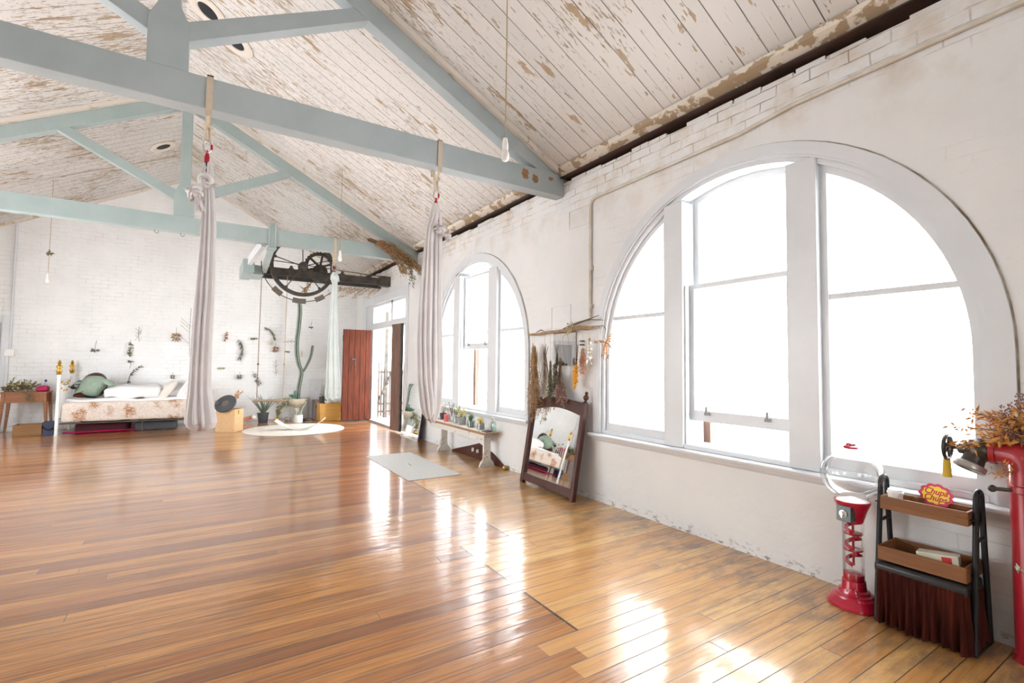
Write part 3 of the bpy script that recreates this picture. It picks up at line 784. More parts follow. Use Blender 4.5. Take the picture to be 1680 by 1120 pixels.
# wall outlines of blocked-up hatches
for (a, b, c, d, lab, nm) in (((905, 503), (936, 500), (905, 542), (936, 538), 'thin painted outline of a blocked hatch above the hanging branch', 1), ((934, 347), (967, 336), (934, 375), (967, 366), 'thin painted outline of a blocked hatch beside the conduit corner', 2)):
    P = [at(*q, 'x', XW-.002) for q in (a, b, d, c)]
    w = MB(); ys = (P[0].y+P[3].y)/2, (P[1].y+P[2].y)/2; z0 = (P[2].z+P[3].z)/2; z1 = (P[0].z+P[1].z)/2
    for s in ((ys[0], z0, ys[0], z1), (ys[1], z0, ys[1], z1), (ys[0], z0, ys[1], z0), (ys[0], z1, ys[1], z1)):
        w.bar((XW-.002, s[0], s[1]), (XW-.002, s[2], s[3]), .012, .010, (1, 0, 0))
    tag(w.build('hatch_outline', m_wr, smooth=False), lab, 'wall hatch', 'blocked wall hatches')

# ------------------------------------------------------------------ iron hoist with wheels
Yh = 10.62
t = thing('hoist_machine', (2.2, Yh, 2.6), 'black iron hoist with a large spoked wheel on two beams under the ceiling', 'hoist')
zt = at(634, 458, 'y', Yh).z; zb = at(634, 469, 'y', Yh).z
for yy, dz, nm in ((Yh, 0, 'near'), (Yh+.62, .02, 'far')):
    w = MB(); x0 = .98; x1 = XW
    for z0, z1, wd in ((zb+dz, zb+.02+dz, .05), (zt-.02+dz, zt+dz, .05)): w.box((x0, yy-wd, z0), (x1, yy+wd, z1))
    w.box((x0, yy-.03, zb+dz), (x1, yy+.03, zt+dz)); w.build('beam', m_iron, t, smooth=False, bevel=.003)
w = MB(); w.box((3.30, Yh-.09, zb-.02), (XW, Yh+.10, zt+.05)); w.build('end_bracket', m_iron, t, smooth=False, bevel=.005)
wc = at(497, 437, 'y', Yh-.22); Rw = .60
w = MB()
n = 64
A = [(wc.x+(Rw)*cos(2*pi*k/n), wc.z+(Rw)*sin(2*pi*k/n)) for k in range(n)]
B = [(wc.x+(Rw-.065)*cos(2*pi*k/n), wc.z+(Rw-.065)*sin(2*pi*k/n)) for k in range(n)]
w.frame(A, B, 'y', wc.y-.05, wc.y+.05); w.build('wheel_rim', m_iron, t, sharp=30)
for k in range(5):
    a = radians(-52+k*72)
    w = MB(); w.tube([(wc.x+.05*cos(a), wc.y, wc.z+.05*sin(a)), (wc.x+(Rw-.05)*cos(a), wc.y, wc.z+(Rw-.05)*sin(a))], .010, 6)
    w.ball((wc.x+(Rw-.08)*cos(a), wc.y, wc.z+(Rw-.08)*sin(a)), .028, 8)
    w.build('spoke', m_iron, t)
w = MB(); w.lathe([(.05, -.09), (.085, -.07), (.085, .07), (.05, .09)], wc, 20, (0, 1, 0)); w.lathe([(.028, -.12), (.028, .9)], wc, 12, (0, 1, 0)); w.build('hub', m_iron, t)
gc = at(525, 438, 'y', Yh+.3); Rg = .30
w = MB(); n = 56
def gp(r0, r1, ox=0): return [(gc.x+(r0 if k % 2 else r1)*cos(2*pi*k/n), gc.z+(r0 if k % 2 else r1)*sin(2*pi*k/n)) for k in range(n)]
w.frame(gp(Rg, Rg+.025), gp(Rg-.055, Rg-.055), 'y', gc.y-.04, gc.y+.04); w.build('gear_rim', m_iron, t, smooth=False)
w = MB()
for k in range(6):
    a = radians(20+60*k); w.bar((gc.x, gc.y, gc.z), (gc.x+(Rg-.04)*cos(a), gc.y, gc.z+(Rg-.04)*sin(a)), .04, .035, (0, 1, 0))
w.lathe([(.14, -.06), (.15, -.05), (.15, .05), (.14, .06)], gc+V((0, 0, -.1)), 20, (0, 1, 0)); w.build('gear_spokes', m_iron, t, smooth=False)
# guard arc with broken plates below the big wheel
w = MB(); n = 30; pts = [(wc.x+.74*cos(radians(lerp(178, 318, k/n))), wc.y+.02, wc.z+.70*sin(radians(lerp(178, 318, k/n)))) for k in range(n+1)]
w.tube(pts, .009, 6); w.build('guard_rod', m_iron, t)
for a0, a1 in ((222, 238), (256, 276), (291, 306)):
    w = MB(); q = [wc+V((.70*cos(radians(a)), 0, .70*sin(radians(a)))) for a in (a0, (a0+a1)/2, a1)]
    w.bar(q[0], q[1], .10, .05, (0, 1, 0)); w.bar(q[1], q[2], .10, .05, (0, 1, 0)); w.build('guard_plate', mat('tarnished_plate', (.15, .125, .10), .6), t, smooth=False, bevel=.004)
w = MB(); a = at(449, 427, 'y', Yh-.1); b = at(627, 454, 'y', Yh-.1); w.tube([a, b], .009, 6); w.build('tie_rod', m_iron, t)
for px in (478, 511, 528, 562):
    p = at(px, 438, 'y', Yh); w = MB(); w.lathe([(.05, 0), (.05, .02), (.03, .03), (.03, .06), (.015, .07)], (p.x, Yh, zt), 10); w.build('bearing', m_iron, t)
w = MB(); p = at(447, 385, 'y', T2-.02)
w.box((p.x-.06, T2-.03, 3.30), (p.x-.035, T2, 3.70)); w.box((p.x+.035, T2-.03, 3.30), (p.x+.06, T2, 3.70)); w.box((p.x-.06, T2-.012, 3.30), (p.x+.06, T2-.002, 3.70))
w.box((p.x-.07, T2-.03, 3.28), (p.x+.07, T2+.2, 3.305)); w.build('beam_hanger', m_beam2, t, smooth=False)
q = at(405, 448, 'y', Yh-.05); s_ = at(440, 400, 'y', T2+.1)
w = MB(); w.bar((p.x, T2+.1, 3.30), (1.00, Yh-.05, zb+.06), .09, .09); w.build('brace', m_beam2, t, smooth=False)
w = MB(); w.box((.62, Yh-.45, zb-.06), (.80, Yh+.62, zb+.18)); w.box((.80, Yh-.06, zb-.03), (1.0, Yh+.66, zb+.15)); w.build('end_block', m_beam2, t, smooth=False, bevel=.005)
w = MB(); w.bar((p.x-.1, T2+.25, 3.42), (.72, Yh-.4, zb+.14), .07, .15); w.build('side_brace', m_white, t, smooth=False)

# trapeze
Yt = Yh+.3
a = at(421, 657, 'y', Yt); b = at(464, 657, 'y', Yt); a2 = at(425, 460, 'y', Yt)
t = thing('trapeze_swing', ((a.x+b.x)/2, Yt, a.z), 'wooden swing bar hanging on two thin ropes over the potted aloe', 'swing')
for p in (a, b):
    w = MB(); w.tube([(p.x, Yt, p.z), (p.x+.004, Yt, 1.9), (p.x+.012, Yt, zb+.06)], .007, 6)
    w.ball((p.x+.003, Yt, 1.35), .02, 8); w.build('rope', m_twig if p is a else m_rope, t)
w = MB(); w.tube([(a.x-.06, Yt, a.z), (b.x+.09, Yt, b.z)], .024, 10); w.build('seat_bar', mat('tan_swing_wood', (.36, .26, .17), .7), t)

# ------------------------------------------------------------------ dried plant bundles on the beams
def spray(stem, head, base, dirv, n, L, spread, leafL, leafW, nl, droop=.0, r=.0025, k0=.35, heads=None):
    base = V(base); dirv = V(dirv).normalized()
    for i in range(n):
        d = (dirv+rv(spread)).normalized(); l = L*rnd.uniform(.7, 1.05)
        pts = [base+d*l*t_+V((0, 0, -droop*l*t_*t_)) for t_ in (0, .33, .66, 1.)]
        stem.tube(pts, [r, r*.9, r*.7, r*.4], 4)
        for j in range(nl):
            t_ = rnd.uniform(k0, 1.); k = min(2, int(t_*3)); p = pts[k].lerp(pts[k+1], t_*3-k)
            if heads == 'ball': head.ball(p+rv(leafL*.6), leafL*rnd.uniform(.5, .8), 5)
            else: head.leaf(p, (d*.6+rv(.8)), leafL*rnd.uniform(.7, 1.2), leafW)
t = thing('dried_palm_bunch', (3.3, T2-.1, 3.4), 'big rust and straw dried plume bunch tied where far truss meets window wall', 'dried plants')
s, h = MB(), MB()
p = at(605, 393, 'y', T2-.03)
for i in range(26):
    q = at(rnd.uniform(648, 690), rnd.uniform(415, 440), 'y', T2-.18); st = p+rv(.03)
    mid = (st+q)/2+V((0, -.05, .08)); pts = [st, mid, q, q+V((.06, 0, -.12))]
    s.tube(pts, .004, 4)
    for j in range(26):
        u = rnd.uniform(.3, 3); k = min(2, int(u)); c = pts[k].lerp(pts[k+1], u-k)+rv(.03); h.leaf(c, V((.7, 0, -.5))+rv(.5), .07, .016)
s.build('stems', m_twig, t); h.build('plumes', m_straw, t)
s, h = MB(), MB(); q = at(668, 420, 'y', T2-.15)
spray(s, h, q, (.25, 0, -1), 7, .62, .16, .05, .014, 26, 0, .003, .1); s.build('hanging_stems', m_twig, t); h.build('hanging_plumes', m_olive, t)
h = MB()
for i in range(260):
    c = at(rnd.uniform(625, 675), 0, 'y', T2-.12); c = at(lerp(622, 676, i/260.), lerp(398, 432, i/260.)+rnd.uniform(-7, 7), 'y', T2-.13); h.leaf(c, V((.7, 0, -.45))+rv(.5), .08, .02)
h.build('rust_leaves', m_rust, t)
t = thing('dried_fern_bunch', (2.9, Yh, 3.15), 'straw-coloured dried fern garland hanging under the hoist beam', 'dried plants')
s, h = MB(), MB()
for k in range(9):
    q = at(lerp(625, 562, k/8.), lerp(472, 468, k/8.)+2, 'y', Yh-.06); q.z = min(q.z, zb+.01)
    spray(s, h, q, (-.9, 0, -.45), 4, .34, .3, .05, .010, 16, .2, .002, .1)
s.build('stems', m_twig, t); h.build('fronds', m_straw, t)
t = thing('dried_leaf_spray', at(505, 470, 'y', Yh+.1), 'pale dried leaf spray dangling below the big wheel', 'dried plants')
s, h = MB(), MB(); spray(s, h, at(512, 462, 'y', Yh+.1), (-.55, 0, -.8), 7, .34, .15, .11, .022, 6, 0, .003, .2); s.build('stems', m_twig, t); h.build('leaves', m_straw, t)

# ------------------------------------------------------------------ rug, yoga mat, rocker board
rc = V((1.72, 11.02, 0)); n = 64
w = MB(); w.lathe([(.95, 0), (.965, .004), (.965, .010), (.95, .014), (.0001, .014)], rc, n, caps=True)
tag(w.build('round_rug', mat('cream_woven_rug', (.74, .70, .64), .95, col2=(.66, .61, .54), scale=30, bump=.7, bscale=90)), 'round cream woven rug near the end wall', 'rug')
w = MB(); n = 24; a = V((1.36, 11.05)); b = V((2.24, 10.72)); dd = (b-a).normalized(); sd = V((-dd.y, dd.x)); Lr = (b-a).length
vs = []
for i in range(n+1):
    u = i/n; q = a.lerp(b, u); zz = .028+.21*(2*u-1)**2*(1 if u > .5 else .85); 
    for s_, z_ in ((-1, 0), (1, 0), (1, .016), (-1, .016)): vs.append((q.x+sd.x*s_*.14, q.y+sd.y*s_*.14, zz-.012+z_))
fs = [(0, 1, 2, 3), (4*n, 4*n+3, 4*n+2, 4*n+1)]
for i in range(n):
    for k in range(4): fs.append((i*4+k, (i+1)*4+k, (i+1)*4+(k+1) % 4, i*4+(k+1) % 4))
w.add(vs, fs); tag(w.build('balance_board', mat('whitewashed_board', (.62, .58, .54), .4, scale=6), sharp=50), 'curved whitewashed balance board resting on the round rug', 'balance board')
c = V((2.49, 6.48)); ym = [(601, 748.7), (668.4, 789.3), (754.1, 779.1), (675.5, 741.6)]
P = [at(*q, 'z', 0) for q in ym]; x0 = (P[0].x+P[1].x)/2; x1 = (P[2].x+P[3].x)/2; y1 = (P[0].y+P[3].y)/2; y0 = (P[1].y+P[2].y)/2
w = MB(); w.box((x0, y0, .001), (x1, y1, .006)); 
yo = w.build('yoga_mat', mat('grey_yoga_mat', (.40, .39, .365), .5, scale=20, bump=.1, bscale=200), smooth=False, bevel=.002); tag(yo, 'grey yoga mat lying on the floorboards by the bench', 'yoga mat')
w = MB(); cx, cy_ = (x0+x1)/2, (y0+y1)/2
w.tube([(cx-.01, cy_-.12, .0068), (cx, cy_, .0070), (cx+.02, cy_+.1, .0068)], [.001, .007, .001], 6, flat=.15); w.build('mat_mark', m_charc, yo, label='small dark alignment mark')

# ------------------------------------------------------------------ frameless mirror by the door
def leaning(name, y0, y1, xb, xt, z1, lab):
    pass
t = thing('leaning_mirror', (3.36, 8.8, 0), 'tall frameless mirror leaning on the wall beside the door', 'mirror')
w = MB(); H = 1.0
def lp(y, v, off=0):  # point on leaning plane
    return V((3.345+.15*v-off, y, v*H+off*.15))
ya, yb_ = 8.34, 9.2
for nm, o1, o2, m_ in (('backing', -.018, 0., m_charc), ('mirror_glass', .001, .005, m_mirror)):
    w = MB(); w.add([lp(y, v, o) for o in (o1, o2) for y, v in ((ya, 0.0 if nm == 'backing' else .012), (yb_, 0.0 if nm == 'backing' else .012), (yb_, 1), (ya, 1))], [(0,1,2,3),(7,6,5,4),(0,4,5,1),(1,5,6,2),(2,6,7,3),(3,7,4,0)])
    w.build(nm, m_, t, smooth=False)
w = MB(); w.bar(lp(ya, .006, .004), lp(yb_, .006, .004), .012, .014); w.bar(lp(ya, .006, .004), lp(ya, 1, .004), .012, .008, (1, 0, 0)); w.bar(lp(yb_, .006, .004), lp(yb_, 1, .004), .012, .008, (1, 0, 0))
w.build('edge_strip', m_white, t, smooth=False)

# ------------------------------------------------------------------ bench with pots
m_bench = mat('distressed_white_paint', (.66, .63, .58), .6, col2=(.42, .33, .25), scale=7, lo=.58, hi=.66, bump=.3)
t = thing('bench', (3.37, 6.75, 0), 'narrow bench with distressed white legs under the far arched window', 'bench')
BT = .485; y0, y1 = 5.74, 7.78
w = MB(); w.box((3.27, y0, BT-.012), (3.475, y1, BT)); w.build('bench_top', m_bench, t, smooth=False, bevel=.003)
w = MB(); w.box((3.262, y0-.005, BT-.042), (3.48, y1+.005, BT-.012)); w.build('top_edge', wood('scuffed_oak_edge', (.40, .23, .12), (.28, .15, .08), .6, 1), t, smooth=False, bevel=.003)
w = MB(); w.box((3.30, y0+.1, BT-.13), (3.325, y1-.1, BT-.042)); w.build('apron', m_bench, t, smooth=False)
for yy in (5.88, 7.27):
    w = MB(); w.prism([(3.25, 0), (3.49, 0), (3.47, .05), (3.425, .10), (3.42, .16), (3.42, BT-.042), (3.315, BT-.042), (3.315, .16), (3.31, .10), (3.27, .05)], 'y', yy-.02, yy+.02)
    l = w.build('leg', m_bench, t, smooth=False, bevel=.003)
    for bx_, bz_ in ((3.366, .13), (3.345, .40), (3.39, .40)):
        w = MB(); w.ball((bx_, yy-.02, bz_), .008, 6); w.build('bolt', m_iron, l)
def bp(px, x): # spot on bench top at this image column
    q = at(px, 690, 'x', x); return V((x, q.y, BT))
def pot_prof(r0, r1, h, t_=.006): return [(r0, 0), (r1, h), (r1-t_, h), (r0-t_, t_+.002), (.0005, t_+.002)]
def jar(px, x, name, lab, cat, r0, r1, h, m_, fill=None, stem=None, head=None, n=5, L=.12, lL=.03, lW=.012, up=(0, 0, 1), spread=.35, nl=6, heads=None, grp='things on the bench'):
    p = bp(px, x); t = thing(name, p, lab, cat)
    w = MB(); w.lathe(pot_prof(r0, r1, h), p, 20); w.build('pot' if 'pot' in name or 'plant' in name else 'vessel', m_, t)
    if fill: w = MB(); w.lathe([(r0*.85, .008), (lerp(r0, r1, .6)*.85, h*.8), (.0005, h*.82)], p, 16); w.build('soil', fill, t)
    if stem:
        s, h_ = MB(), MB(); spray(s, h_, p+V((0, 0, h*.75)), up, n, L, spread, lL, lW, nl, 0, .002, .3, heads); s.build('stems', stem, t); h_.build('leaves', head, t)
    return t
soil = mat('dark_soil', (.05, .035, .025), .95)
m_redcup = mat('coral_red_candle', (.60, .13, .12), .5)
jar(727, 3.42, 'potted_plant', 'black pot with airy cream flower sprays, at the far end of the bench', 'potted plant', .045, .06, .10, m_potblk, soil, m_twig, m_paleflower, 16, .22, .018, .014, nl=9)
w = MB(); p = bp(732, 3.33); w.lathe([(.034, 0), (.038, .01), (.040, .11), (.036, .115), (.0005, .112)], p, 20); tag(w.build('red_candle', m_redcup), 'coral red cylinder candle near the far end of the bench', 'candle')
jar(741, 3.42, 'glass_jar', 'clear jar of dried twigs on the bench, right of the red candle', 'jar', .035, .04, .10, m_glass, None, m_twig, m_greyleaf, 12, .24, .02, .008, nl=9)
jar(748, 3.36, 'glass_jar', 'frosted jar of green sprigs on the bench, left of the big grey pot', 'jar', .035, .038, .10, glass_mat('frosted_glass', (.85, .88, .88), .3, .3), None, m_green, m_olive, 9, .20, .03, .012, nl=8)
jar(758, 3.37, 'potted_plant', 'grey stone pot with yellow-green succulent rosettes on the bench', 'potted plant', .05, .062, .12, m_greypot, soil, m_green, mat('yellow_green_leaves', (.55, .50, .20), .6), 14, .16, .05, .022, spread=.6, nl=5)
jar(773, 3.35, 'green_glass_pot', 'mint-glass pot of spiky cactus in the middle of the bench', 'potted plant', .05, .056, .09, glass_mat('mint_glass', (.80, .95, .90), .12), soil, m_green, m_green, 14, .11, .05, .01, nl=5)
jar(789, 3.36, 'flower_glass', 'square glass of yellow flowers on the bench, beside the pump bottle', 'vase', .05, .05, .085, glass_mat('frosted_glass'), soil, m_green, mat('lemon_petals', (.80, .62, .12), .7), 10, .10, .03, .025, nl=6)
p = bp(799, 3.32); w = MB(); w.lathe([(.05, 0), (.075, .006), (.075, .012), (.0005, .010)], p, 24); tag(w.build('black_dish', m_black), 'flat black dish on the bench in front of the pump bottle', 'dish')
p = bp(810, 3.41); t = thing('pump_bottle', p, 'clear sanitiser bottle with white pump at the near end of the bench', 'bottle')
w = MB(); w.lathe([(.032, 0), (.034, .01), (.034, .10), (.026, .125), (.012, .135), (.012, .145)], p, 20); w.build('bottle', glass_mat('mint_glass'), t)
w = MB(); w.lathe([(.014, .145), (.014, .160), (.005, .162), (.005, .185), (.0005, .186)], p, 12); w.box((p.x-.035, p.y-.005, p.z+.18), (p.x+.008, p.y+.005, p.z+.19)); w.build('pump', m_porc, t)
# dark skirting offcut and little items below the bench
w = MB()
w.prism([(7.25, 0), (5.62, 0), (5.60, .02), (5.95, .16), (6.35, .24), (6.62, .17), (7.2, .03)], 'x', 3.50, 3.515)
t = w.build('timber_offcut', m_dwood, smooth=False, bevel=.003)
tag(t, 'dark wedge-shaped timber offcut against the wall under the bench', 'board')
for y_, h_ in ((6.50, .05), (6.36, .045)):
    w = MB(); w.box((3.47, y_-.008, .10), (3.485, y_+.008, .10+h_)); w.box((3.47, y_-.045, .10+h_-.01), (3.485, y_+.008, .10+h_+.004)); w.tube([(3.478, y_-.03, .12), (3.478, y_-.045, .105)], .006, 6)
    w.box((3.484, y_-.01, .105), (3.5, y_+.01, .125))
    w.build('coat_hook', m_porc, t, label='white hook')
p = at(833, 770, 'z', 0); p.x = 3.47
w = MB(); w.lathe([(.028, 0), (.034, .008), (.034, .045), (.026, .055), (.010, .06)], p, 14); w.torus(p+V((0, 0, .03)), .036, .006); tag(w.build('door_stop', mat('aged_brass', (.45, .33, .12), .4, .8)), 'small brass knob-like stop on the floor between bench and framed mirror', 'door stop')

# ------------------------------------------------------------------ large framed mirror
ya, yb_ = 3.90, 4.93; xb, xt, HH = 3.285, 3.46, 1.02
t = thing('framed_mirror', (3.38, 4.4, 0), 'large mahogany framed mirror with finials leaning between the arched windows', 'mirror')
TL = (xt-xb)/HH
def mp(y, v, off=0): return V((xb+TL*v-off+(y-4.42)*.045, y, v+off*TL))
def mprism(poly, o1, o2):
    n = len(poly); m = MB(); m.add([mp(y, v, o) for o in (o1, o2) for y, v in poly], [tuple(range(n)), tuple(range(2*n-1, n-1, -1))]+[(k, n+k, n+(k+1) % n, (k+1) % n) for k in range(n)]); return m
for yy, nm in ((ya, 0), (yb_-.055, 1)):
    mprism([(yy, 0), (yy+.055, 0), (yy+.055, 1.0), (yy, 1.0)], -.03, .025).build('side_post', m_dwood, t, smooth=False, bevel=.006)
    c = mp(yy+.0275, 1.0, -.003); w = MB(); w.lathe([(.026, 0), (.028, .01), (.014, .02), (.014, .03), (.026, .042), (.031, .06), (.026, .078), (.013, .088), (.012, .095), (.019, .103), (.019, .112), (.008, .124), (.001, .127)], c, 18, mp(0, 1)-mp(0, 0)); w.build('finial', m_dwood, t)
mprism([(ya+.055, .03), (yb_-.055, .03), (yb_-.055, .115), (ya+.055, .115)], -.02, .018).build('bottom_rail', m_dwood, t, smooth=False, bevel=.004)
n = 20; y0, y1 = ya+.055, yb_-.055
poly = [(lerp(y0, y1, k/n), .865+.055*sin(pi*k/n)) for k in range(n+1)] + [(lerp(y1, y0, k/n), 1.0+.03*sin(pi*k/n)) for k in range(n+1)]
w = MB(); m_ = len(poly)//2
vs = [mp(*poly[k], o) for o in (-.02, .018) for k in range(len(poly))]; N = len(poly); fs = []
for k in range(n):
    a, b, c_, d_ = k, k+1, N-2-k, N-1-k
    fs += [(a, b, c_, d_), (N+a, N+d_, N+c_, N+b)]
fs += [(k, (k+1) % N, N+(k+1) % N, N+k) for k in range(N)]
w.add(vs, fs); w.build('crest_rail', m_dwood, t, smooth=False)
mprism([(y0-.005, .10), (y1+.005, .10), (y1+.005, .93), (y0-.005, .93)], -.012, -.004).build('mirror_glass', m_mirror, t, smooth=False)
mprism([(y0-.005, .05), (y1+.005, .05), (y1+.005, .95), (y0-.005, .95)], -.022, -.014).build('back_board', m_gwood, t, smooth=False)

# ------------------------------------------------------------------ hanging branch, wall mirror and dried flower bunches
w = MB(); P = [at(*q, 'x', 3.46) for q in ((915, 545), (943, 545), (943, 600), (915, 600))]
a = at(908, 545, 'x', 3.5); b = at(944, 545, 'x', 3.5)
t = thing('wall_mirror', (3.5, (a.y+b.y)/2, 1.39), 'small frameless rectangular mirror on the wall under the driftwood branch', 'mirror')
w.box((3.500, b.y, 1.395), (3.506, a.y, 1.80)); w.build('mirror_glass', m_mirror, t, smooth=False)
w = MB(); w.box((3.506, b.y+.01, 1.405), (3.519, a.y-.01, 1.79)); w.build('backing', m_charc, t, smooth=False)
t = thing('driftwood_branch', (3.44, 4.3, 1.78), 'pale driftwood branch fixed across the wall above the framed mirror', 'branch')
def bpt(px, py, x=3.45): return at(px, py, 'x', x)
w = MB()
w.tube([bpt(867, 549), bpt(885, 548), bpt(900, 545), bpt(920, 543), bpt(935, 541), bpt(950, 537, 3.44), bpt(965, 538, 3.43), bpt(978, 535, 3.42)], [.012, .017, .015, .018, .022, .026, .022, .008], 8)
w.build('main_limb', mat('pale_driftwood', (.42, .28, .15), .8, col2=(.26, .17, .10), scale=14, bump=.5), t)
w = MB(); w.tube([bpt(925, 540), bpt(938, 534, 3.43), bpt(950, 529, 3.43), bpt(962, 525, 3.42), bpt(972, 521, 3.41), bpt(983, 517, 3.4)], [.014, .016, .013, .009, .006, .003], 7); w.build('dark_limb', m_twig, t)
w = MB(); w.tube([bpt(955, 527, 3.43), bpt(970, 524, 3.41), bpt(990, 525, 3.4)], [.009, .006, .003], 6); w.build('dark_limb', m_twig, t)
w = MB(); w.tube([bpt(880, 545), bpt(888, 541), bpt(893, 544)], [.004, .007, .003], 6); w.build('side_twig', m_twig, t)
w = MB(); w.tube([bpt(978, 535, 3.42), bpt(990, 534, 3.41), bpt(994, 540, 3.41), bpt(992, 552, 3.4), bpt(994, 560, 3.4)], [.005, .004, .004, .004, .003], 6)
w.build('wire_twig', m_twig, t)
w = MB()
for k in range(26): w.leaf(bpt(rnd.uniform(932, 940), rnd.uniform(532, 542), 3.42), rv(), .05, .018)
for q in (((938, 540), (930, 546), (924, 552), (922, 559)), ((932, 543), (933, 548), (930, 550))): w.tube([bpt(*k, 3.42) for k in q], [.006, .005, .004, .001], 5)
w.build('bark_curls', mat('pale_bark', (.62, .52, .38), .8, scale=20), t)
G = 'dried flower bunches hanging from the branch'
def bunch(px, py0, py1, X, name, lab, mstem, mhead, n, spread, lL, lW, nl, k0=.5, heads=None, up=.07, r=.0028, dx=0, jit=.012):
    p = at(px, py0, 'x', X); q = at(px+dx, py1, 'x', X)
    t = thing(name, p, lab, 'dried flowers', G)
    s, h = MB(), MB(); L0 = (q-p).length; D = (q-p).normalized()
    for i in range(n):
        d = (D+V((rnd.uniform(-.5, .5), rnd.uniform(-1, 1), rnd.uniform(-.5, .5)))*spread).normalized(); l = L0*rnd.uniform(.55, 1.04)
        o_ = p+V((rnd.uniform(-1, 1), rnd.uniform(-1, 1), 0))*jit; bow = V((0, rnd.uniform(-.02, .02), 0))
        pts = [o_-d*up*rnd.uniform(.2, 1.), o_, o_+d*l*.5+bow, o_+d*l]
        s.tube(pts, [r*.9, r, r*.8, r*.5], 4)
        for j in range(nl):
            u = rnd.uniform(k0, 1.); b_ = pts[1].lerp(pts[2], u*2) if u < .5 else pts[2].lerp(pts[3], u*2-1)
            if heads == 'ball': h.ball(b_+rv(lL*.6), lL*rnd.uniform(.45, .75), 5)
            else: h.leaf(b_, D*.5+rv(.9), lL*rnd.uniform(.7, 1.2), lW)
    br = at(px, 545, 'x', 3.45)
    s.tube([p, p.lerp(br, .5)+V((0, .003, 0)), br], .0012, 4)
    s.torus(p, jit+.003, .003, D, 12, 5)
    s.build('stems', mstem, t); h.build('flower_heads', mhead, t); return t
bunch(877, 585, 692, 3.40, 'dried_flower_bunch', 'long tan grass bunch at the left end of the branch, over the mirror corner', m_straw, mat('tan_seed_fluff', (.50, .33, .20), .9, col2=(.38, .22, .13), scale=25), 54, .20, .030, .008, 22, .2, up=.14, jit=.026)
bunch(874, 572, 603, 3.42, 'dried_flower_bunch', 'small rusty tassel behind the long grass bunch at left', m_straw, m_rust, 14, .22, .028, .010, 16, .3, up=.08)
bunch(894, 585, 652, 3.41, 'dried_flower_bunch', 'bunch of pale round everlasting daisies with bent stems', m_twig, m_paleflower, 13, .26, .024, .024, 9, .75, up=.16, r=.0035)
bunch(903, 600, 672, 3.41, 'dried_flower_bunch', 'slim bunch of olive-green dried stalks, third from the branch left end', m_olive, m_olive, 22, .12, .026, .010, 18, .1, up=.08)
bunch(911, 598, 655, 3.42, 'dried_flower_bunch', 'bunch of dark grey-blue gum leaves and pods below the wall mirror', m_twig, mat('silver_dollar_leaves', (.30, .29, .26), .8, col2=(.18, .17, .16), scale=20), 20, .14, .026, .024, 16, .0, up=.02)
bunch(919, 602, 668, 3.40, 'dried_flower_bunch', 'bunch of dusky mauve dried roses hanging in front of mirror crest', m_twig, mat('dusky_mauve_petals', (.30, .15, .13), .9, col2=(.42, .28, .24), scale=25), 24, .26, .014, .014, 14, .62, 'ball', up=.12)
bunch(946, 590, 643, 3.42, 'dried_flower_bunch', 'bunch of golden yellow strawflowers on leaning stems', m_twig, m_yellow, 6, .08, .022, .018, 10, .2, 'ball', dx=-6, up=.2)
bunch(956, 575, 616, 3.42, 'dried_flower_bunch', 'dusty pink feathery bunch beside the yellow strawflowers', m_straw, m_pink, 20, .24, .030, .012, 14, .1, up=.03)
bunch(967, 556, 607, 3.42, 'dried_flower_bunch', 'bunch of white curled honesty petals hanging beside the window', m_straw, mat('pearly_petals', (.82, .80, .74), .6, scale=20), 10, .16, .035, .022, 9, .1, up=.02)
p = bpt(994, 562, 3.4)
t = thing('dried_banksia', p, 'orange-brown spidery dried pod dangling at the branch right end', 'dried flowers', G)
s, h = MB(), MB()
for d in ((0, .6, .05), (0, -.6, .25), (0, .25, -1), (0, -.1, -.8), (0, -.7, -.5), (-.3, .8, .1), (.1, .5, -.9), (0, -.5, .5)):
    d = V(d); L = rnd.uniform(.12, .2); s.tube([p, p+d*L*.5+V((0, 0, .015)), p+d*L], [.008, .006, .002], 6)
    for k in range(5): h.leaf(p+d*L*rnd.uniform(.3, 1), d+rv(.6), .05, .014)
s.build('pods', mat('orange_dry_pod', (.55, .28, .12), .8, scale=20), t); h.build('husk', m_straw, t)
w = MB()
for k in range(4): q = [at(962, 570+2*k, 'x', 3.505)]
w.box((3.49, at(957, 560, 'x', 3.5).y-.0, 1.655), (3.515, at(952, 560, 'x', 3.5).y, 1.67)); w.box((3.49, at(957, 560, 'x', 3.5).y, 1.615), (3.515, at(952, 560, 'x', 3.5).y, 1.63))
tag(w.build('wall_hook', m_iron), 'two small dark metal pins in the wall by the white petals', 'hook')

# ------------------------------------------------------------------ gumball machine
m_redpl = mat('glossy_red_plastic', (.48, .008, .035), .18, col2=(.42, .006, .03), coat=.5)
g = V((3.325, 1.392, 0))
t = thing('gumball_machine', g, 'red spiral gumball machine with empty clear globe below the near window', 'gumball machine')
w = MB(); w.lathe([(.130, 0), (.137, .006), (.137, .02), (.128, .032), (.125, .040), (.118, .046), (.112, .056), (.100, .062), (.095, .072), (.082, .078), (.078, .090), (.064, .098), (.060, .145), (.056, .15), (.0005, .15)], g, 40); w.build('base', m_redpl, t, sharp=30)
w = MB(); w.lathe([(.026, 0), (.028, .03), (.02, .035)], g+V((-.06, -.02, .085)), 16, (-.9, -.35, 0)); w.build('gum_chute', m_redpl, t)
w = MB(); w.lathe([(.055, .14), (.055, .50)], g, 28, caps=False); w.build('tube', m_glass, t)
w = MB(); w.lathe([(.05, .15), (.054, .17), (.052, .185), (.012, .19), (.0005, .19)], g, 24); w.build('tube_collar', m_redpl, t)
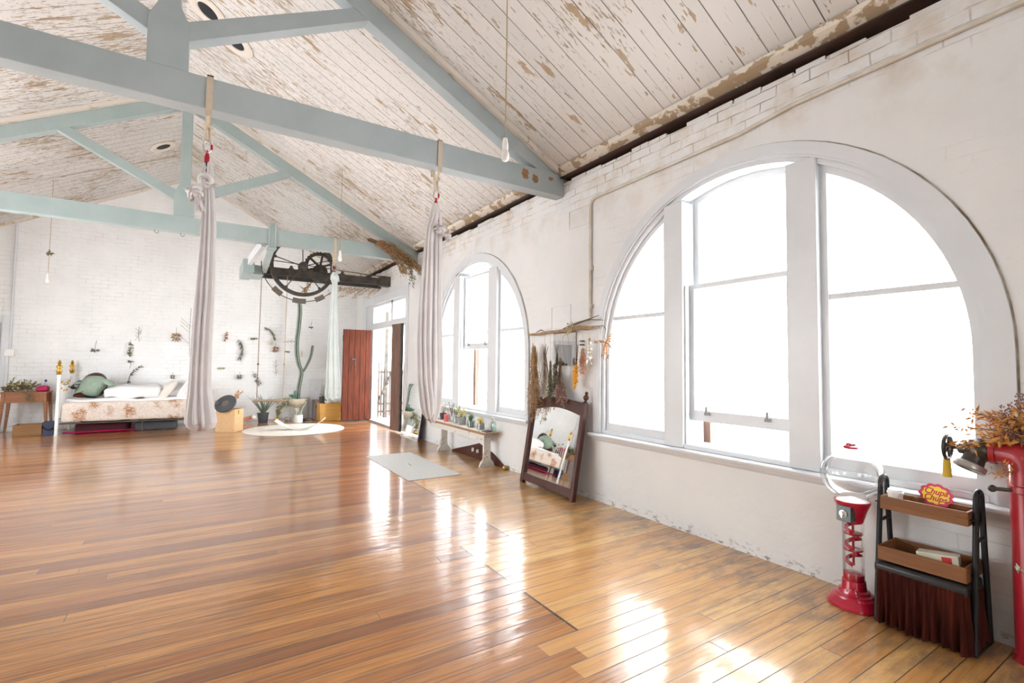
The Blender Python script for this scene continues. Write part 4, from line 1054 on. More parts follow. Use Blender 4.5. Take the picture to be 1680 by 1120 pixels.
for k in range(3):
    z0 = .24+.095*k
    s = MB(); pts = []
    for i in range(26):
        u = i/25.; a = radians(200)+u*2*pi*1.0; pts.append((g.x+.034*cos(a), g.y+.034*sin(a), z0+.075-.075*u))
    s.tube(pts, [.014]*25+[.020], 8, flat=.6); s.lathe([(.048, 0), (.05, .004), (.046, .009), (.0005, .010)], g+V((0, 0, z0+.078)), 22)
    s.tube([(g.x, g.y, z0-.01), (g.x, g.y, z0+.085)], .007, 8); s.build('spiral_ramp', m_redpl, t)
w = MB(); w.lathe([(.052, .485), (.056, .495), (.075, .56), (.092, .60), (.094, .612), (.0005, .612)], g, 32); w.build('hopper', m_redpl, t)
dirc = V((-.72, -.5, 0)).normalized()
rot = rz(atan2(dirc.y, dirc.x)+radians(-38))
w = MB(); c = g+rot@V((.065, 0, .545)); w.box((c.x-.035, c.y-.04, c.z-.045), (c.x+.035, c.y+.04, c.z+.045), rot); cb = w.build('coin_box', mat('grey_metal_coin_box', (.12, .14, .14), .35, .6), t, smooth=False, bevel=.004)
w = MB(); c2 = c+rot@V((.037, 0, 0)); ax = rot@V((1, 0, 0)); w.lathe([(.022, 0), (.022, .006), (.008, .008), (.008, .02), (.0005, .02)], c2, 16, ax); w.bar(c2+ax*.018+V((0, 0, -.02)), c2+ax*.018+V((0, 0, .02)), .008, .008, ax); w.build('coin_knob', m_steel, cb)
cg = g+V((0, 0, .765)); Rg_ = .164
w = MB(); prof = [(.085, .607)]+[(Rg_*cos(a), .765+(.152)*sin(a)) for a in [radians(d) for d in range(-62, 79, 6)]]+[(.03, .925)]
w.lathe(prof, g, 48, caps=False); w.build('globe', m_glass, t, sharp=180)
w = MB(); w.lathe([(.036, .918), (.042, .922), (.042, .930), (.028, .938), (.026, .948), (.012, .955), (.0005, .956)], g, 28); w.build('lid', m_redpl, t)
w = MB(); w.lathe([(.085, .613), (.060, .618), (.02, .63), (.0005, .632)], g, 28); w.build('globe_floor', mat('clear_white_plastic', (.7, .66, .66), .2), t)

# ------------------------------------------------------------------ trolley with trays and velvet skirt
t = thing('serving_trolley', (3.34, 1.05, 0), 'black tubular trolley with two wooden trays and a brown velvet skirt', 'trolley')
yR, yL = .835, 1.245
m_tube = mat('satin_black_tube', (.010, .011, .013), .42, spec=.35)
for yy in (yR, yL):
    w = MB(); pts = [(3.235, yy, .012), (3.325, yy, .735)]+[(3.365+.042*cos(a), yy, .735+.045*sin(a)) for a in [pi-pi*k/10 for k in range(1, 10)]]+[(3.405, yy, .735), (3.475, yy, .012)]
    w.tube(pts, .0135, 12); f = w.build('side_frame', m_tube, t)
    w = MB(); w.tube([(3.30, yy, .54), (3.424, yy, .54)], .010, 10); w.build('rung', m_tube, f)
    w = MB(); w.bar((3.225, yy, .012), (3.485, yy, .012), .026, .022); w.build('foot_rail', m_tube, f, bevel=.006)
def tray(z0, z1, xa, xb_, nm):
    ya_, yb2 = yR+.018, yL-.018; th = .010
    w = MB(); w.box((xa, ya_, z0), (xb_, yb2, z0+.008))
    w.box((xa, ya_, z0), (xa+th, yb2, z1)); w.box((xb_-th, ya_, z0), (xb_, yb2, z1)); w.box((xa, ya_, z0), (xb_, ya_+th, z1)); w.box((xa, yb2-th, z0), (xb_, yb2, z1))
    o = w.build('tray', m_tray, t, smooth=False, bevel=.0015)
    w = MB(); w.box((xa+th, ya_+th, z0+.008), (xb_-th, yb2-th, z0+.010)); w.build('tray_lining', m_trayd, o, smooth=False)
    for c_ in ((3.29, yR+.004), (3.29, yL-.004)):
        w = MB(); w.tube([(c_[0], c_[1]-.018, z0+.03), (c_[0], c_[1]+.018, z0+.03)], .0035, 8); w.build('screw', m_black, o)
    return o
tray(.615, .685, 3.265, 3.42, 'top'); tray(.345, .42, 3.22, 3.455, 'low')
w = MB(); w.box((3.195, yR+.012, .275), (3.45, yL-.005, .335)); w.build('padded_bar', mat('black_vinyl', (.02, .02, .022), .35, scale=20), t, bevel=.018, bseg=3)
# pleated skirt, all round
w = MB(); N = 420; vs = []; ring = []
xa, xb_, ya_, yb2 = 3.19, 3.45, yR+.02, yL-.03
per = [(xa, yb2), (xa, ya_), (xb_, ya_), (xb_, yb2)]
segs = [(V(per[i]), V(per[(i+1) % 4])) for i in range(4)]; tot = sum((b-a).length for a, b in segs)
for i in range(N):
    u = i/N*tot
    for a, b in segs:
        L = (b-a).length
        if u <= L: break
        u -= L
    d = (b-a).normalized(); q = a+d*u; nn = V((d.y, -d.x)); nn = -nn if False else nn
    ring.append((q, -nn if (q-V((3.32, 1.03))).dot(nn) < 0 else nn, i/N*tot))
NZ = 16
for k in range(NZ+1):
    v = k/NZ; z = .30-.285*v
    for q, nn, s_ in ring:
        am = .004+.012*v; off = am*sin(s_*190+2.*sin(s_*13))+am*.6*sin(s_*83+3*v)+.012*v
        p = q+nn*off; vs.append((p.x, p.y, z+.006*sin(s_*30)*v))
fs = [(k*N+i, k*N+(i+1) % N, (k+1)*N+(i+1) % N, (k+1)*N+i) for k in range(NZ) for i in range(N)]
w.add(vs, fs); w.build('velvet_skirt', mat('brown_velvet', (.075, .015, .009), .85, col2=(.03, .007, .006), scale=9, stretch=(3, 3, .4), spec=.08), t, sharp=180)
# cup, card sign, wrapped packet and cards in the trays
p = V((3.31, 1.17, .626)); t = thing('paper_cup', p, 'white lidded takeaway cup standing in the top trolley tray', 'cup')
w = MB(); w.lathe([(.026, 0), (.036, .08), (.0005, .08)], p, 24); w.build('cup', m_porc, t)
w = MB(); w.lathe([(.039, .078), (.039, .088), (.035, .092), (.034, .10), (.031, .098), (.0005, .097)], p, 24); w.build('lid', mat('white_plastic_lid', (.82, .82, .82), .3), t)
def text(body, size, loc, rotm, material, parent, ext=.0006, shear=.25, off=.0):
    cu = bpy.data.curves.new('lettering', 'FONT'); cu.body = body; cu.size = size; cu.extrude = ext; cu.shear = shear; cu.offset = off
    cu.align_x = 'CENTER'; cu.align_y = 'CENTER'
    o = bpy.data.objects.new('tmp', cu); COL.objects.link(o); bpy.context.view_layer.update()
    me = bpy.data.meshes.new_from_object(o.evaluated_get(bpy.context.evaluated_depsgraph_get())); COL.objects.unlink(o); bpy.data.objects.remove(o)
    me.name = 'lettering'; me.materials.clear(); me.materials.append(material)
    b = bpy.data.objects.new('lettering', me); COL.objects.link(b); b.parent = parent
    R4 = rotm.to_4x4(); R4.translation = V(loc)-WO[parent.name]; b.matrix_local = R4; WO[b.name] = V(loc); return b
# card sign: local frame u = right (towards -y), v = up, n = towards room
sc = V((3.405, 1.02, .715)); U_ = V((-.30, -1, 0)).normalized(); N_ = V((-1, .30, .22)).normalized(); W_ = N_.cross(U_).normalized(); W_ = W_ if W_.z > 0 else -W_; N_ = U_.cross(W_)
t = thing('card_sign', sc+V((0, 0, -.06)), 'red and yellow scalloped card sign with lettering behind the top tray', 'sign')
def scallop(rx_, ry_, a, n=84, lob=11): return [(rx_*(1+a*abs(sin(lob*pi*k/n)))*cos(2*pi*k/n), ry_*(1+a*abs(sin(lob*pi*k/n)))*sin(2*pi*k/n)) for k in range(n)]
def plate(poly, o1, o2, material, nm, par):
    m = MB(); n = len(poly); m.add([sc+U_*x_+W_*y_+N_*o for o in (o1, o2) for x_, y_ in poly], [tuple(range(n)), tuple(range(2*n-1, n-1, -1))]+[(k, n+k, n+(k+1) % n, (k+1) % n) for k in range(n)])
    return m.build(nm, material, par, smooth=False)
bk = plate(scallop(.078, .055, .13), -.002, 0, mat('crimson_card', (.62, .02, .09), .45), 'card', t)
yl = plate(scallop(.062, .042, .13), .0002, .001, mat('yellow_card', (.95, .68, .02), .45), 'yellow_face', bk)
R3 = Matrix((U_, W_, N_)).transposed()
m_let = mat('red_lettering', (.60, .015, .04), .5)
text('Chupa', .044, sc+W_*.017+N_*.0015, R3, m_let, bk, off=.0009)
text('Chups', .044, sc-W_*.017+N_*.0015, R3, m_let, bk, off=.0009)
t = thing('wrapped_packet', (3.31, .98, .356), 'clear-wrapped cream packet with red print lying in the lower tray', 'packet')
rot = rz(radians(7))@ry(radians(0)); w = MB(); w.box((3.30-.035, .985-.085, .385), (3.30+.035, .985+.085, .44), rot@rx(radians(-6))); w.build('wrapper', mat('clear_wrapped_cream_card', (.72, .68, .55), .15, col2=(.60, .55, .38), scale=14, coat=.8), t, bevel=.005)
w = MB(); w.box((3.2625, .925, .395), (3.2645, .965, .43), rot@rx(radians(-6)), (3.30, .985, .41)); w.build('red_print', mat('red_print', (.6, .05, .05), .3), t, smooth=False)
w = MB(); w.box((3.26, 1.12, .358), (3.36, 1.20, .364), rz(.3)); w.build('folded_card', m_lin, None, smooth=False); tag(bpy.data.objects['folded_card'], 'small white folded card lying in the left of the lower tray', 'card')
bpy.data.objects['wrapped_packet'].location.z = .356

# ------------------------------------------------------------------ red hydrant pipe with valve
m_hyd = mat('chipped_red_pipe_paint', (.33, .012, .02), .3, col2=(.42, .02, .035), scale=4, coat=.4, bump=.15, bscale=15)
px_, py_ = 3.415, .665
t = thing('hydrant_pipe', (px_, py_, 0), 'tall red fire hydrant standpipe with iron valve at the right edge', 'pipe')
w = MB(); w.lathe([(.075, 0), (.075, .025), (.066, .03), (.066, .80), (.074, .805), (.074, .835), (.066, .84), (.066, .90)], (px_, py_, 0), 32, caps=True); w.build('standpipe', m_hyd, t)
w = MB(); zc = .985; pts = [(px_, py_, .86), (px_, py_, .92), (px_, py_+.012, .96), (px_, py_+.04, zc), (px_, py_+.08, zc), (px_, py_+.13, zc)]
w.tube(pts, [.066, .067, .066, .062, .055, .052], 28); w.lathe([(.062, 0), (.062, .022)], (px_, py_+.108, zc), 24, (0, 1, 0)); w.ball((px_, py_, .965), .066, 20); w.build('elbow', m_hyd, t)
w = MB(); w.tube([(px_-.055, py_+.05, .815), (px_-.06, py_+.11, .81)], .010, 8); w.ball((px_-.06, py_+.115, .81), .018, 10); w.build('drain_cock', m_iron, t)
vb = V((px_-.005, py_+.175, zc)); m_val = mat('tarnished_bronze', (.10, .085, .07), .38, .75, (.05, .045, .04), 8.)
w = MB(); w.lathe([(.046, -.045), (.058, -.03), (.060, 0.), (.050, .03), (.030, .05), (.028, .075), (.016, .085)], vb, 24, (0, 1, 0)); w.build('valve_body', m_val, t)
od = V((-.35, .30, -.9)).normalized()
w = MB(); w.lathe([(.042, -.01), (.046, .05), (.050, .075), (.060, .08)], vb, 24, od); w.build('outlet', m_val, t)
w = MB(); w.lathe([(.064, .08), (.067, .085), (.067, .108), (.060, .112), (.050, .112), (.048, .09)], vb, 24, od); w.build('outlet_ring', mat('brushed_zinc', (.42, .40, .37), .4, .8), t)
w = MB(); hw = vb+V((0, .125, 0)); w.tube([vb+V((0, .07, 0)), hw], .009, 10); w.torus(hw, .062, .010, (0, 1, 0), 36, 8)
for k in range(5): a = 2*pi*k/5; w.tube([hw, hw+V((.06*cos(a), 0, .06*sin(a)))], .006, 6)
w.ball(hw, .016, 10); w.build('handwheel', m_val, t)
w = MB(); c = hw+V((-.005, .003, -.065)); w.lathe([(.012, .01), (.016, 0), (.019, -.05), (.021, -.095), (.0005, -.095)], c, 14); w.build('tassel', mat('mustard_tassel', (.62, .42, .05), .8, stretch=(6, 6, .4)), t)
w = MB(); w.lathe([(.0666, 0), (.0666, .045)], (px_, py_, .43), 24, caps=False); 
w = MB(); R0 = .0672
def pip(a, z): return V((px_+R0*cos(a), py_+R0*sin(a), z))
for P_ in (((2.45, .47), (2.95, .44), (2.5, .44)), ((2.3, .45), (2.62, .42), (2.75, .46))):
    w.add([pip(*q) for q in P_]+[pip(*q)*1. + V((-.0005, 0, 0)) for q in P_], [(0, 1, 2), (5, 4, 3), (0, 3, 4, 1), (1, 4, 5, 2), (2, 5, 3, 0)])
w.build('sticker', mat('white_green_sticker', (.75, .78, .70), .4, col2=(.15, .35, .15), scale=40), t, smooth=False)

# autumn sprays resting on the pipe
t = thing('autumn_leaf_spray', (3.38, .75, 1.04), 'amber leafy branches with purple berries draped over the red hydrant', 'foliage')
s, h, bb = MB(), MB(), MB()
base = V((3.40, .60, 1.04))
tips = [(1556, 700), (1575, 672), (1600, 668), (1590, 712), (1560, 725), (1620, 690), (1610, 722), (1635, 672), (1640, 700), (1660, 690), (1650, 720), (1670, 665), (1678, 700), (1600, 735), (1625, 740), (1575, 730)]
for px, py in tips:
    for r_ in range(2):
        q = at(px+rnd.uniform(-8, 8), py+rnd.uniform(-8, 8), 'x', rnd.uniform(3.30, 3.44)); mid = (base+q)/2+V((0, 0, .03)); pts = [base, mid, q]
        s.tube(pts, [.003, .002, .001], 5)
        for j in range(15):
            u = rnd.uniform(.75, 2); k = min(1, int(u)); c = pts[k].lerp(pts[k+1], u-k)+rv(.008); h.leaf(c, (q-base).normalized()*.5+rv(.7)+V((0, 0, -.2)), rnd.uniform(.026, .048), .013)
for px, py in ((1640, 685), (1655, 690), (1665, 700), (1672, 670), (1660, 710), (1678, 655), (1650, 672)):
    q = at(px, py, 'x', 3.36); s.tube([base, (base+q)/2+V((0, 0, .02)), q], [.003, .002, .001], 5)
    for j in range(34): bb.ball(q+rv(.028), .0042, 5)
for px, py in ((1635, 775), (1650, 780), (1645, 770), (1655, 765)):
    q = at(px, py, 'x', 3.33)
    s.tube([V((3.37, .70, .90)), q], .0015, 4)
    for j in range(7): h.leaf(q+rv(.015), rv(), .03, .012)
s.build('twigs', m_twig, t); h.build('leaves', m_autumn, t); bb.build('berries', m_berry, t)

# ------------------------------------------------------------------ bed
m_iro = mat('white_enamel_iron', (.80, .80, .79), .3)
bx0 = at(101, 660, 'y', 12.08).x; bx1 = -.12; by0, by1 = 12.08, 13.12
t = thing('bed', ((bx0+bx1)/2, (by0+by1)/2, 0), 'iron daybed with white posts, brass finials and a floral coverlet', 'bed')
for yy in (by0-.03, by1):
    w = MB(); w.lathe([(.030, 0), (.026, .02), (.026, 1.12), (.03, 1.125)], (bx0-.05, yy, 0), 18); p_ = w.build('post', m_iro, t)
    w = MB(); w.lathe([(.030, 1.12), (.040, 1.135), (.030, 1.15), (.045, 1.17), (.046, 1.20), (.030, 1.215), (.022, 1.23), (.045, 1.25), (.048, 1.275), (.026, 1.30), (.020, 1.31), (.032, 1.335), (.020, 1.365), (.006, 1.39), (.001, 1.395)], (bx0-.05, yy, 0), 18); w.build('finial', m_brass, p_)
w = MB(); n = 10
for k in range(1, n):
    yy = lerp(by0, by1, k/n); w.tube([(bx0-.05, yy, .30), (bx0-.05, yy, 1.02-.12*sin(pi*k/n))], .008, 6)
w.build('spindles', m_iro, t)
w = MB(); w.tube([(bx0-.05, lerp(by0, by1, k/12), 1.06-.14*sin(pi*k/12)) for k in range(13)], .013, 8); w.build('end_rail', m_iro, t)
w = MB(); w.tube([(bx0-.05, by0, .30), (bx0-.05, by1, .30)], .013, 8); w.build('end_rail', m_iro, t)
w = MB()
for k in (2, 4, 6, 8): 
    yy = lerp(by0, by1, k/10); w.ball((bx0-.05, yy, 1.05-.12*sin(pi*k/10)), .026, 10); w.ball((bx0-.05, yy, .93-.12*sin(pi*k/10)), .022, 10)
w.build('brass_knobs', m_brass, t)
w = MB(); w.box((bx0-.02, by0, .20), (bx1, by0+.03, .225)); w.box((bx0-.02, by1-.03, .20), (bx1, by1, .225)); w.box((bx1-.03, by0, .20), (bx1, by1, .225))
for x_ in (-.9, bx1-.04): 
    for yy in (by0+.04, by1-.04): w.tube([(x_, yy, 0), (x_, yy, .2)], .014, 8)
w.build('bed_frame', m_iron, t, smooth=False)
# mattress with coverlet: soft rounded block with slight waves
def soft_block(x0, x1, y0, y1, z0, z1, nx, ny, nz, r, amp, seed):
    m = MB(); vs = {}; V_ = []; F_ = []
    def P(i, j, k):
        key = (i, j, k)
        if key not in vs:
            x = lerp(x0, x1, i/nx); y = lerp(y0, y1, j/ny); z = lerp(z0, z1, k/nz)
            c = V((min(max(x, x0+r), x1-r), min(max(y, y0+r), y1-r), min(max(z, z0+r*.6), z1-r))); d = V((x, y, z))-c
            q = c+d.normalized()*min(r, d.length) if d.length > 1e-6 else V((x, y, z))
            q += V((mn.noise(q*3+V((seed, 0, 0))), mn.noise(q*3+V((0, seed, 7))), mn.noise(q*4+V((3, 0, seed)))))*amp
            vs[key] = len(V_); V_.append(q)
        return vs[key]
    for i in range(nx):
        for j in range(ny):
            F_.append((P(i, j, nz), P(i+1, j, nz), P(i+1, j+1, nz), P(i, j+1, nz))); F_.append((P(i, j, 0), P(i, j+1, 0), P(i+1, j+1, 0), P(i+1, j, 0)))
        for k in range(nz):
            F_.append((P(i, 0, k), P(i+1, 0, k), P(i+1, 0, k+1), P(i, 0, k+1))); F_.append((P(i, ny, k), P(i, ny, k+1), P(i+1, ny, k+1), P(i+1, ny, k)))
    for j in range(ny):
        for k in range(nz):
            F_.append((P(0, j, k), P(0, j, k+1), P(0, j+1, k+1), P(0, j+1, k))); F_.append((P(nx, j, k), P(nx, j+1, k), P(nx, j+1, k+1), P(nx, j, k+1)))
    m.add(V_, F_); return m
soft_block(bx0-.01, bx1+.02, by0-.03, by1-.02, .235, .60, 40, 20, 8, .08, .012, 5).build('coverlet', cover_mat(), t, sharp=180)
soft_block(bx0+.02, bx1-.02, by0+.12, by1-.04, .585, .645, 40, 20, 4, .03, .03, 9).build('sheet', m_lin, t, sharp=180)
# duvet, pillows
def pillow(c, L, W, H, rot, seed):
    m = MB(); n = 22; vs = []; fs = []
    def S(u, v, s):
        fu = (1-abs(u)**2.6)**.5 if abs(u) < 1 else 0; fv = (1-abs(v)**2.6)**.5 if abs(v) < 1 else 0
        e = 1-.06*(1-abs(v))*abs(u)**3; q = V((u*L/2*(1-.05*(1-v*v)*0), v*W/2, s*H/2*fu*fv))
        q += V((0, 0, mn.noise(V((u*2+seed, v*2, 0)))*H*.10*fu*fv)); return rot@q+V(c)
    for s in (1, -1):
        k = len(vs); vs += [S(-1+2*i/n, -1+2*j/n, s) for i in range(n+1) for j in range(n+1)]
        fs += [(k+i*(n+1)+j, k+(i+1)*(n+1)+j, k+(i+1)*(n+1)+j+1, k+i*(n+1)+j+1) for i in range(n) for j in range(n)]
    m.add(vs, fs); return m
soft_block(-1.55, -.62, 12.24, 13.05, .652, .875, 30, 24, 6, .11, .07, 3).build('duvet', m_lin, sharp=180)
tag(bpy.data.objects['duvet'], 'rumpled white duvet heaped in the middle of the bed', 'duvet')
m_cush = mat('cream_cotton', (.78, .72, .66), .9, col2=(.72, .66, .60), scale=5)
for i, (c, L, W, H, a, b, mm, lab) in enumerate((((-.56, 12.42, .77), .52, .42, .17, 50, 25, m_cush, 'cream pillow leaning left, front left of the two on the bed'), ((-.22, 12.40, .78), .48, .42, .17, -60, -20, m_lin, 'white pillow at the right end of the bed behind the silk'))):
    w = pillow(c, L, W, H, rz(radians(15 if i == 0 else -10))@ry(radians(-52 if i == 0 else -60)), i)
    tag(w.build('pillow', mm, sharp=180), lab, 'pillow', 'pillows on the bed')
pillow((-.5, 12.86, .83), .6, .4, .2, ry(radians(-20)), 4).build('bolster_pillow', m_lin, sharp=180); tag(bpy.data.objects['bolster_pillow'], 'white pillow lying against the wall behind the cream pillow', 'pillow', 'pillows on the bed')
# brown round cushion with a green jumper draped over it
def puff(outline, Y, front, back, seed, wr=.02, nr=12, per=6):
    """soft body with a given outline: swollen towards the room by `front`, towards the wall by `back`"""
    P_ = [at(*q, 'y', Y) for q in outline]; n0 = len(P_); ring = []
    for i in range(n0):
        a, b, c_, d = P_[i-1], P_[i], P_[(i+1) % n0], P_[(i+2) % n0]
        for k in range(per):
            u = k/per; ring.append(.5*((2*b)+(c_-a)*u+(2*a-5*b+4*c_-d)*u*u+(3*b-3*c_+d-a)*u**3))
    n = len(ring); c0 = sum(ring, V((0, 0, 0)))/n; vs = []; fs = []
    for sg, D in ((-1, front), (1, back)):
        k0 = len(vs)
        for r_ in range(1, nr+1):
            f = r_/nr
            for q in ring:
                p = c0+(q-c0)*f; dep = D*sqrt(max(0, 1-f**2.4)); x = p+V((0, sg*dep, 0))
                x.y += wr*mn.noise(p*6+V((seed, 0, 0)))*(1-f**3)+wr*.8*abs(mn.noise(V((p.x*9+p.z*5, p.z*3, seed))))*(1-f**3)*sg
                vs.append(x)
        vs.append(c0+V((0, sg*D, 0))); cc_ = len(vs)-1
        fs += [(cc_, k0+i, k0+(i+1) % n) for i in range(n)]
        fs += [(k0+r_*n+i, k0+(r_+1)*n+i, k0+(r_+1)*n+(i+1) % n, k0+r_*n+(i+1) % n) for r_ in range(nr-1) for i in range(n)]
    m = MB(); m.add(vs, fs); return m
w = puff([(124, 650), (123, 641), (131, 628), (142, 616), (155, 611), (168, 613), (176, 622), (176, 636), (168, 647), (150, 653), (134, 654)], 12.80, .14, .14, 3, .0)
tag(w.build('round_cushion', mat('dark_brown_leather', (.085, .028, .018), .4, col2=(.05, .018, .012), scale=6), sharp=180), 'dark brown leather round cushion propped on the bed under the green jumper', 'cushion')
m_knit = mat('sage_green_knit', (.33, .43, .34), .9, col2=(.28, .37, .29), scale=25, bump=.6, bscale=120)
t = thing('knit_jumper', at(150, 650, 'y', 12.5), 'sage green knitted jumper draped over the brown cushion on the bed', 'jumper')
w = puff([(121, 646), (127, 638), (133, 626), (143, 617.5), (157, 616), (169, 618), (175, 625), (174, 634), (168, 641), (164, 647), (158, 650), (146, 650), (139, 647.5), (132, 644.5)], 12.62, .20, .03, 5, .035)
w.build('jumper_body', m_knit, t, sharp=180)
q = at(170, 622, 'y', 12.52); w = MB(); w.tube([at(168, 625, 'y', 12.6), at(178, 627, 'y', 12.52), at(186, 632, 'y', 12.46)], [.085, .075, .055], 20, flat=.7); w.build('right_sleeve', m_knit, t, sharp=70)
w = MB(); w.tube([at(133, 627, 'y', 12.6), at(126, 630, 'y', 12.56), at(121, 635, 'y', 12.52)], [.075, .065, .055], 20, flat=.7); sl = w.build('left_sleeve', mat('grey_green_stripe', (.30, .35, .32), .9, col2=(.08, .09, .10), scale=3, stretch=(1, 1, 12), lo=.49, hi=.51), t, sharp=70)
w = MB(); w.ball(at(120.5, 635, 'y', 12.50), .05, 14, (1, .5, .8)); w.build('sleeve_shade', m_black, sl)  # black ball paints the shade inside the empty sleeve end
w = MB(); w.ball(at(131, 648.5, 'y', 12.56), .085, 16, (1.25, .5, .45)); w.build('rust_lining', m_rwood, t)
# things stored under the bed
w = MB(); a = at(103, 712, 'z', 0); w.tube([(bx0+.02, 12.16, .032), (-1.2, 12.2, .035), (-.8, 12.35, .03)], [.026, .025, .022], 12, flat=.6)
tag(w.build('rolled_mat', mat('magenta_foam', (.36, .01, .07), .8, spec=.1)), 'magenta rolled mat poking out under the bed near the white post', 'rolled mat')
w = soft_block(bx0+.15, -1.15, 12.35, 12.95, .0, .185, 12, 10, 4, .05, .01, 2); tag(w.build('storage_bag', mat('wine_fabric', (.09, .012, .02), .8), sharp=180), 'dark wine cloth bag under the left half of the bed', 'bag')
w = soft_block(-1.05, -.35, 12.25, 12.9, .0, .185, 12, 10, 4, .05, .008, 6); tag(w.build('storage_bag', m_charc, sharp=180), 'charcoal bag under the right half of the bed', 'bag')

# ------------------------------------------------------------------ side table and its things
TT = at(30, 643, 'y', 12.55).z
xa = at(1, 650, 'y', 12.55).x; xb_ = at(76, 650, 'y', 12.55).x; ya_, yb2 = 12.55, 12.98
t = thing('side_table', ((xa+xb_)/2, 12.76, 0), 'teak side table with tapered legs left of the bed', 'table')
w = MB(); w.box((xa-.01, ya_-.01, TT-.02), (xb_+.01, yb2+.01, TT)); w.build('table_top', m_twood, t, smooth=False, bevel=.004)
w = MB(); w.box((xa+.03, ya_+.015, TT-.20), (xb_-.03, yb2-.01, TT-.02)); ap = w.build('apron', m_twood, t, smooth=False, bevel=.003)
w = MB(); w.box((xa+.10, ya_+.010, TT-.175), (xb_-.10, ya_+.016, TT-.045)); w.build('drawer_front', m_twood, ap, smooth=False, bevel=.003)
for sx, x_ in ((-1, xa+.03), (1, xb_-.03)):
    for yy in (ya_+.03, yb2-.03):
        w = MB(); a = V((x_, yy, TT-.02)); b = V((x_+sx*.05, yy, 0))
        w.add([c+V((dx*r_, dy*r_, 0)) for c, r_ in ((a, .028), (b, .016)) for dx, dy in ((-1,-1),(1,-1),(1,1),(-1,1))], [(0,3,2,1),(4,5,6,7),(0,1,5,4),(1,2,6,5),(2,3,7,6),(3,0,4,7)])
        w.build('leg', m_twood, t, smooth=False, bevel=.003)
t = thing('flower_heap', at(30, 640, 'y', 12.7), 'heap of yellow-green dried flowers spilling over the side table', 'flowers')
s, h, f2 = MB(), MB(), MB()
for i in range(80):
    b_ = at(rnd.uniform(12, 48), rnd.uniform(634, 645), 'y', rnd.uniform(12.55, 12.85)); b_.z = max(b_.z, TT+.01)
    d = V((rnd.uniform(-1, 1), rnd.uniform(-.6, .3), rnd.uniform(-.1, .8))).normalized(); L = rnd.uniform(.08, .2); s.tube([b_, b_+d*L], .002, 4)
    for j in range(9): h.leaf(b_+d*L*rnd.uniform(.2, 1), d+rv(.8), .045, .018)
    if i % 2 == 0:
        for j in range(6): f2.leaf(b_+d*L*.9, rv(), .035, .022)
for px in (42, 45, 50):
    b_ = at(px, 645, 'y', 12.53); s.tube([b_, b_+V((.03, -.02, -.12))], .002, 4)
    for j in range(30): h.leaf(b_+V((rnd.uniform(-.03, .06), -.02, rnd.uniform(-.14, .03))), rv(), .04, .015)
s.build('stems', m_twig, t); h.build('leaves', mat('dull_olive_leaves', (.23, .21, .10), .8, col2=(.13, .10, .07), scale=20), t); f2.build('blossoms', mat('pale_yellow_petals', (.66, .60, .28), .8), t)
w = soft_block(at(57, 640, 'y', 12.6).x, at(78, 640, 'y', 12.6).x, 12.6, 12.85, TT, TT+.11, 10, 8, 5, .05, .03, 8)
tag(w.build('pink_cloth', mat('magenta_cloth', (.50, .02, .11), .8, scale=20), sharp=180), 'bunched magenta cloth on the side table', 'cloth')
p = at(80, 640, 'y', 12.72); p.z = TT; p.x -= .03
w = MB(); w.lathe([(.03, 0), (.038, .02), (.035, .07), (.012, .10), (.010, .13), (.016, .135)], p, 16); tag(w.build('glass_bottle', m_glass), 'small clear bottle at the right end of the side table', 'bottle')
w = MB(); q = at(75, 628, 'y', 12.8); q.z = TT; w.tube([q, q+V((-.02, 0, .10)), q+V((0, 0, .19))], [.004, .004, .003], 6); w.ball(q+V((0, 0, .20)), .022, 10); w.box((q.x-.03, q.y-.03, q.z), (q.x+.03, q.y+.03, q.z+.01)); tag(w.build('blue_ornament', mat('cobalt_blue', (.02, .05, .30), .3)), 'tiny blue topped ornament standing behind the magenta cloth', 'ornament')
a = at(20, 712, 'z', 0)
t = thing('wooden_box', (-2.66, 12.62, 0), 'low open honey wood box on the floor under the side table', 'box')
w = MB(); x0, x1, y0, y1 = at(20, 710, 'y', 12.5).x, at(68, 710, 'y', 12.5).x, 12.5, 12.8
for q in (((x0, y0, 0), (x1, y0+.015, .18)), ((x0, y1-.015, 0), (x1, y1, .18)), ((x0, y0, 0), (x0+.015, y1, .18)), ((x1-.015, y0, 0), (x1, y1, .18)), ((x0, y0, 0), (x1, y1, .015))): w.box(*q)
w.build('box_body', wood('honey_pine', (.36, .19, .07), (.28, .13, .05), .5, 0), t, smooth=False, bevel=.002)
t = thing('blue_basket', (-2.30, 12.30, 0), 'navy blue bucket-like basket with a dark handle beside the white bed post', 'basket')
x0, x1 = at(69, 705, 'y', 12.2).x, at(90, 705, 'y', 12.2).x
m_navy = mat('navy_blue_plastic', (.035, .05, .10), .5)
w = MB(); q = .0
w.add([(lerp(x0, x1, .5)+s_*(x1-x0)/2*k, 12.32+u*.13*k, z) for z, k in ((0, .88), (.245, 1.), (.245, .93), (.012, .82)) for s_, u in ((-1,-1),(1,-1),(1,1),(-1,1))], [(3,2,1,0)]+[(4*r_+i, 4*r_+(i+1) % 4, 4*r_+4+(i+1) % 4, 4*r_+4+i) for r_ in range(3) for i in range(4)]+[(12,13,14,15)])
w.build('bucket', m_navy, t, smooth=False, bevel=.008)
w = MB(); w.tube([(x0-.005, 12.25, .22), (x0+.02, 12.17, .14), (lerp(x0, x1, .5), 12.165, .10), (x1-.02, 12.17, .14), (x1+.005, 12.25, .21)], .011, 8); w.build('handle', m_black, t)

